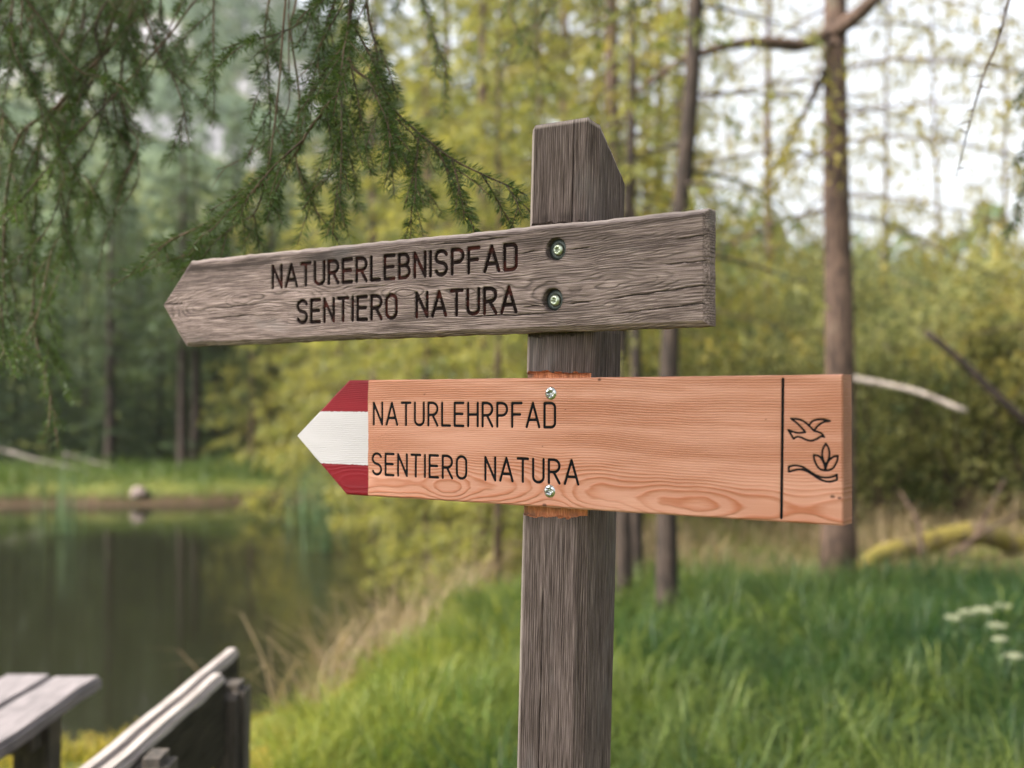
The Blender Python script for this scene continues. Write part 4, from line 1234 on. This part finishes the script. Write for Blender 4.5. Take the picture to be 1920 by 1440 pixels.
overhang_tree('spruce_tree', (-2.15, -0.2), 9.0, 0.15,
              [[(-2.13, -0.2, 2.95), (-1.75, 0.6, 2.95), (-1.1, 1.35, 2.72), (-0.5, 1.72, 2.50), (-0.1, 1.85, 2.46), (0.2, 2.3, 2.75)],
               [(-2.13, -0.2, 3.1), (-2.1, 0.9, 3.05), (-1.7, 1.75, 2.92), (-1.2, 2.2, 2.66), (-0.75, 2.35, 2.55), (-0.55, 2.2, 2.47)]],
              paths_left, 'dark spruce whose needled boughs hang over the upper board and pond', 900, 2.6, 3.7)
paths_right = [
    (0, [(1915, -60, 2.3), (1885, 25, 2.3), (1868, 80, 2.28), (1845, 140, 2.27), (1822, 220, 2.26), (1806, 280, 2.26), (1790, 330, 2.26)], 0.0036, 0.1, 0.03, 0, 0.3, 0.0, False, 1.0),
    (0, [(1990, 100, 2.4), (1950, 250, 2.4), (1925, 330, 2.4), (1905, 390, 2.4)], 0.0030, 0.035, 0.09, DN, 0.32, 0.2, True, 1.2),
]
overhang_tree('spruce_tree', (2.5, 0.9), 8.0, 0.12, [[(2.48, 0.9, 3.0), (1.9, 1.5, 2.95), (1.4, 2.0, 2.8), (1.08, 2.3, 2.55)]], paths_right, 'spruce at the meadow edge with a thin dark bare twig against the sky', 950, 1.0, 3.6)

# ------------------------------------------------------------------ bench and table
def mat_timber(name, c1, c2, sc):
    t = NT(name)
    n1 = t.noise(t.coords(sc), 1.0, 5, 0.65, 0.3)
    n2 = t.noise(t.coords(), 9, 3, 0.6)
    col = t.mix(t.maprange(n1, 0.3, 0.7), c1, c2)
    col = t.mix(t.maprange(n2, 0.5, 0.75, 0, 0.5), col, tuple(x * 0.5 for x in c1))
    return t.done(t.principled(col, 0.75, n1, 0.6, 0.004))
M['grey_timber'] = mat_timber('grey_timber', (0.115, 0.10, 0.10), (0.225, 0.195, 0.195), (120, 6, 120))
t = NT('stain_shade_timber')          # green-black stained board with shade in the colour, sunlit upper edge painted pale
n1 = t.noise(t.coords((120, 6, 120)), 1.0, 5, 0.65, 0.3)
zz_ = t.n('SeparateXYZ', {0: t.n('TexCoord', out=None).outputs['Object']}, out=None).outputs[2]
lit_edge = t.maprange(t.math('ADD', zz_, t.math('MULTIPLY', t.math('SUBTRACT', n1, 0.5), 0.02)), 0.856, 0.863)
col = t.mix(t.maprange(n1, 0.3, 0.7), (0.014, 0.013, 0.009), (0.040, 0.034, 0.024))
col = t.mix(lit_edge, col, t.mix(t.maprange(n1, 0.3, 0.7), (0.22, 0.19, 0.175), (0.38, 0.335, 0.31)))
M['stain_shade_timber'] = t.done(t.principled(col, 0.85, n1, 0.6, 0.004, **{'Specular IOR Level': 0.1}))
M['dark_timber'] = mat_timber('dark_timber', (0.025, 0.021, 0.017), (0.085, 0.066, 0.052), (60, 60, 8))

def beam(name, parent, x0, x1, y0, y1, z0, z1, mat, bev=0.006, jit=0.002, seg=6, round_top=0.0):
    """weathered timber piece with eased arrises"""
    bm = bmesh.new()
    bmesh.ops.create_cube(bm, size=1)
    for v in bm.verts:
        v.co = Vector(((x0 + x1) / 2 + v.co.x * (x1 - x0), (y0 + y1) / 2 + v.co.y * (y1 - y0), (z0 + z1) / 2 + v.co.z * (z1 - z0)))
    lng = max(((x1 - x0), 'x'), ((y1 - y0), 'y'), ((z1 - z0), 'z'))[1]
    ax = {'x': 0, 'y': 1, 'z': 2}[lng]
    es = [e for e in bm.edges if abs((e.verts[0].co - e.verts[1].co)[ax]) > 1e-6]
    bmesh.ops.subdivide_edges(bm, edges=es, cuts=seg, use_grid_fill=True)
    if round_top:
        for v in bm.verts:
            if v.co.z > z1 - 1e-4: pass
    bmesh.ops.bevel(bm, geom=[e for e in bm.edges if len(e.link_faces) == 2 and e.calc_face_angle(0) > 0.5], offset=bev, segments=2, affect='EDGES')
    for v in bm.verts:
        p = np.array(v.co)
        v.co += Vector((float(vnoise(p[0] * 5, p[1] * 5, p[2] * 5, 1)), float(vnoise(p[0] * 5, p[1] * 5, p[2] * 5, 2)), float(vnoise(p[0] * 5, p[1] * 5, p[2] * 5, 3)))) * jit
        if round_top and v.co.z > z1 - round_top * 1.5:
            r = (v.co.y - (y0 + y1) / 2) / ((y1 - y0) / 2)
            v.co.z -= round_top * r * r
    me = bpy.data.meshes.new(name); bm.to_mesh(me); bm.free()
    return link(name, me, parent, mat)

table = empty('picnic_table', (-1.62, 2.7, float(ground_h(-1.62, 2.7))))
tag(table, 'weathered grey plank picnic table beside the bench', 'table')
zt = 0.755 - table.location.z
for i in range(5):
    x1 = 0.365 - i * 0.158
    e = (0.005, 0.030, 0.012, 0.02, 0.008)[i]
    beam('plank', table, x1 - 0.150, x1, -0.85, 0.735 + e, zt - 0.045, zt, M['grey_timber'], 0.010, 0.004, 10)
for y in (-0.5, 0.42):
    beam('crossbeam', table, -0.40, 0.30, y - 0.04, y + 0.04, zt - 0.135, zt - 0.047, M['dark_timber'])
    for x in (-0.38, 0.215):
        beam('leg', table, x, x + 0.10, y - 0.05 + 0.092, y + 0.05 + 0.092, -0.06, zt - 0.047, M['dark_timber'])
bench = empty('bench', (-0.815, 2.75, float(ground_h(-0.80, 2.75))), rad(-1.3))
tag(bench, 'weathered wooden bench with plank backrest and round topped posts', 'bench')
zb = -bench.location.z
beam('backrest', bench, -0.038, 0.0, -0.75, 0.56, zb + 0.62, zb + 0.868, M['stain_shade_timber'], 0.008, 0.003, 12)
beam('back_rail', bench, 0.001, 0.042, -0.75, 0.265, zb + 0.64, zb + 0.866, M['stain_shade_timber'], 0.010, 0.003, 10)
for y in (-0.39, 0.325):
    yy = y
    beam('post', bench, 0.043 if y < 0 else 0.002, 0.115 if y < 0 else 0.085, yy - 0.05, yy + 0.05, zb - 0.06, zb + (0.84 if y > 0 else 0.872), M['dark_timber'], 0.018, 0.003, 8, 0.035)
for i in range(2):
    x1 = -0.07 - i * 0.17
    beam('seat_plank', bench, x1 - 0.16, x1, -0.8, 0.62, zb + 0.425, zb + 0.470, M['grey_timber'], 0.008, 0.003, 10)
for y in (-0.43, 0.35):
    beam('leg', bench, -0.36, -0.27, y - 0.045, y + 0.045, zb - 0.06, zb + 0.338, M['dark_timber'])
    beam('seat_support', bench, -0.38, 0.0, y - 0.04, y + 0.04, zb + 0.34, zb + 0.423, M['dark_timber'])

# ------------------------------------------------------------------ small things
def stem_thing(name, tb, mat, label, cat, parent=None):
    pass

t = NT('moss')
n1 = t.noise(t.coords(), 30, 4, 0.65)
n2 = t.noise(t.coords(), 5, 3, 0.6)
col = t.mix(t.maprange(n1, 0.35, 0.7), (0.085, 0.072, 0.012), (0.25, 0.185, 0.022))
col = t.mix(t.maprange(n2, 0.48, 0.62, 0, 0.8), col, (0.09, 0.06, 0.04))
M['moss'] = t.done(t.principled(col, 0.9, n1, 1.0, 0.02))

def fallen(name, pts, r0, r1, mat, label, cat, k=9, n=22):
    P = smooth_path(np.array(pts, float), n)
    base = P[0].copy()
    tb = Tubes(); tb.add(P - base, np.linspace(r0, r1, n) * (1 + 0.12 * vnoise(np.arange(n) * .7, 3, 0, 8)), k, 0.10)
    o = link(name, tb.mesh(name), mat=mat)
    o.location = base
    tag(o, label, cat)
    return o
def gpt(px, depth, dz):
    x = (px - 960) / F_PX * depth
    return (x, depth, float(ground_h(x, depth)) + dz)
log = fallen('fallen_log', [gpt(1600, 10.4, 0.0), gpt(1650, 10.7, 0.14), gpt(1730, 11.0, 0.20), gpt(1790, 11.1, 0.27), gpt(1845, 11.2, 0.26), gpt(1915, 11.4, 0.05)], 0.08, 0.12, M['moss'], 'fallen log covered in yellow moss at the thicket edge', 'log')
tb = Tubes()
for q, d in (((1.15, .35, .10), (.5, .2, .75)), ((1.0, .3, .12), (.85, -.1, .5)), ((.7, .2, .12), (-.1, .3, .6))):
    b = np.array(q); d = np.array(d)
    tb.add(smooth_path([b, b + d * .4 + [.05, 0, .08], b + d], 7), np.linspace(.026, .008, 7), 6, .1)
link('broken_branch', tb.mesh('broken_branch'), log, M['bark'])
fallen('fallen_pole', [gpt(2230, 10.2, 0.05), tuple(at(2000, 860, 10.0)), tuple(at(1890, 762, 9.9)), tuple(at(1800, 675, 9.9)), tuple(at(1735, 622, 9.9))], 0.055, 0.03, M['bark_dark'], 'dark dead pole leaning up through the thicket beside the log', 'pole')
M['drift'] = mat_bark('drift', (0.07, 0.06, 0.05), (0.20, 0.17, 0.15), (0.1, 0.1, 0.07), 0.2)
t = NT('pale_stone')
n1 = t.noise(t.coords(), 6, 4, 0.6)
M['stone'] = t.done(t.principled(t.mix(t.maprange(n1, .3, .7), (0.12, 0.09, 0.08), (0.24, 0.18, 0.16)), 0.85, n1, 0.6, 0.05))
def stone(px, d, s, label):
    bm = bmesh.new(); bmesh.ops.create_icosphere(bm, subdivisions=3, radius=1)
    for v in bm.verts:
        p = np.array(v.co)
        v.co *= 1 + 0.28 * float(fbm(p[0] * 1.3, p[1] * 1.3, p[2] * 1.3, 4))
        v.co = Vector((v.co.x * s, v.co.y * s * .8, v.co.z * s * .75))
    me = bpy.data.meshes.new('stone'); bm.to_mesh(me); bm.free()
    o = link('stone', me, mat=M['stone']); o.location = gpt(px, d, s * .3)
    tag(o, label, 'stone')
stone(262, 22.4, 0.17, 'pale pinkish stone at the far waterline')
for (px, d, pts, lab) in ((20, 24.2, [(0, 0, .45), (.6, -.2, .30), (1.3, -.3, .18), (1.9, -.4, .04)], 'bleached dead bough lying midway along the far grassy shore'), (120, 24.8, [(0, 0, .35), (.4, .1, .22), (.9, 0, .12), (1.3, -.2, .04)], 'short bleached dead bough on the far shore towards the stone'), (-60, 24.5, [(0, 0, .75), (.7, 0, .5), (1.5, 0, .25), (2.3, -.1, .04)], 'long sloping bleached bough on the far shore away from the stone')):
    b = np.array(gpt(px, d, 0))
    o = fallen('dead_bough', [tuple(b + np.array(p)) for p in pts], 0.05, 0.02, M['drift'], lab, 'branch', 7, 14)
    o['group'] = 'dead boughs on the far shore'

M['petal'] = mat_foliage('petal', (0.22, 0.25, 0.15), (0.38, 0.38, 0.26), 0.25)
def umbel(px, py, d, R, label):
    top = at(px, py, d)
    g0 = np.array(gpt(px, d, -.02))
    g0[0] = top[0] - .05
    root = empty('umbel_flower', tuple(g0))
    T_ = top - g0
    tb, fo = Tubes(), Faces()
    tb.add(smooth_path([(0, 0, 0), T_ * .5 + [.03, 0, 0], T_ - [0, 0, .06]], 9), np.linspace(.004, .0025, 9), 5)
    for k in range(16):
        az = k * 2.4; r = R * math.sqrt((k + .5) / 16)
        e = T_ + np.array([r * math.cos(az), r * math.sin(az), 0.02 - .25 * r * r / R])
        tb.add(np.array([T_ - [0, 0, .06], (T_ + e) / 2 - [0, 0, .02], e]), .0012, 4)
        n = 14
        pos = e + RNG.normal(0, .009, (n, 3)) * [1, 1, .35]
        fo.add(pos, RNG.normal(size=(n, 3)) * [1, 1, .3], .011, .008, RNG.uniform(0, 1, n))
    link('stem', tb.mesh('stem'), root, M['grass_stem']); link('flower_head', fo.mesh('flower_head'), root, M['petal'])
    tag(root, label, 'flower', 'white umbel flowers in the tall grass')
t = NT('grass_stem'); M['grass_stem'] = t.done(t.principled((0.09, 0.13, 0.04), 0.6))
for px, py, d, R in ((1788, 1162, 6.0, .035), (1812, 1152, 6.1, .035), (1845, 1147, 6.1, .045), (1880, 1140, 6.5, .04), (1868, 1178, 5.6, .03), (1876, 1205, 5.4, .022), (1902, 1236, 5.2, .026)):
    umbel(px, py, d, R, 'white umbel flower on a slender stem in the tall grass')

def reed_clump(px, d, n, H, label):
    x = (px - 960) / F_PX * d
    z0 = float(ground_h(x, d))
    root = empty('reed_clump', (x, d, z0))
    V, Q, T = [], [], []
    for k in range(n):
        b = RNG.normal(0, .12, 2); h = H * RNG.uniform(.6, 1.1); az = RNG.uniform(0, 6.28); bd = RNG.uniform(.0, .22) * h
        u = np.linspace(0, 1, 5)
        P = np.stack([b[0] + math.cos(az) * bd * u ** 2, b[1] + math.sin(az) * bd * u ** 2, (h - z0 + WATER_Z) * u], -1)
        s = np.array([math.cos(az + 1.2), math.sin(az + 1.2), 0])
        w = .016 * (1 - .85 * u)
        o = len(V) * 10
        V.append(np.stack([P - s * w[:, None], P + s * w[:, None]], 1).reshape(-1, 3))
        for q in range(4): Q.append([o + 2 * q, o + 2 * q + 1, o + 2 * q + 3, o + 2 * q + 2])
        T.append(np.full(10, RNG.uniform(0, 1)))
    me = npmesh('leaves', np.vstack(V), np.array(Q), {'tint': np.concatenate(T)})
    link('leaves', me, root, M['reed'])
    tag(root, label, 'reeds', 'reed clumps standing in the pond')
for px, d, lab in ((118, 17.5, 'blue green reed clump standing in the pond off the dead boughs'), (612, 15.5, 'reed clump in the water just off the painted arrow tip'), (570, 18.5, 'reed clump in open water farther out behind the arrow tip')):
    reed_clump(px, d, 46, 1.15, lab)

# bleached dead branch and long arms on the stout larch
larch = [o for o in COL.objects if o.parent is None and 'stout brown barked' in str(o.get('label', ''))][0]
inv = (Matrix.Translation(larch.location) @ Matrix.Rotation(larch.rotation_euler.z, 4, 'Z')).inverted()
def larch_part(name, pts, r0, r1, mat):
    P = smooth_path([np.array(inv @ Vector(tuple(at(*p)))) for p in pts], 16)
    tb = Tubes(); tb.add(P, np.linspace(r0, r1, 16), 7, .12)
    link(name, tb.mesh(name), larch, mat)
larch_part('dead_branch', [(1575, 705, 9.75), (1640, 717, 9.6), (1720, 735, 9.5), (1812, 772, 9.4)], .030, .024, M['dead_wood'])
larch_part('branch', [(1556, 62, 9.8), (1600, 35, 9.6), (1650, -12, 9.4), (1720, -70, 9.2)], .075, .05, M['bark'])
larch_part('branch', [(1556, 62, 9.8), (1500, 85, 9.6), (1400, 80, 9.4), (1290, 110, 9.2), (1175, 185, 9.0)], .065, .02, M['bark'])
larch_part('branch', [(1550, 130, 9.8), (1520, 190, 9.6), (1480, 260, 9.5), (1445, 330, 9.4)], .035, .012, M['bark_dark'])

# ------------------------------------------------------------------ thin valley haze
bm = bmesh.new(); bmesh.ops.create_cube(bm, size=1)
hx0, hx1, hy0, hy1 = float(gx[0]) - 20, float(gx[-1]) + 20, float(gy[0]) - 20, float(gy[-1]) + 20
hz0, hz1 = float(GZ.min()) - 1.0, float(GZ.max()) + 25.0
for v in bm.verts: v.co = Vector(((hx0 + hx1) / 2 + v.co.x * (hx1 - hx0), (hy0 + hy1) / 2 + v.co.y * (hy1 - hy0), (hz0 + hz1) / 2 + v.co.z * (hz1 - hz0)))
hm = bpy.data.meshes.new('haze'); bm.to_mesh(hm); bm.free()
t = NT('haze')
vol = t.n('VolumePrincipled', {'Color': (0.86, 0.92, 1.0), 'Density': 0.0003, 'Anisotropy': 0.3})
t.t.links.new(vol, t.out.inputs['Volume'])
tag(link('haze', hm, mat=t.m), 'thin pale haze in the air over the valley', 'haze', kind='stuff')
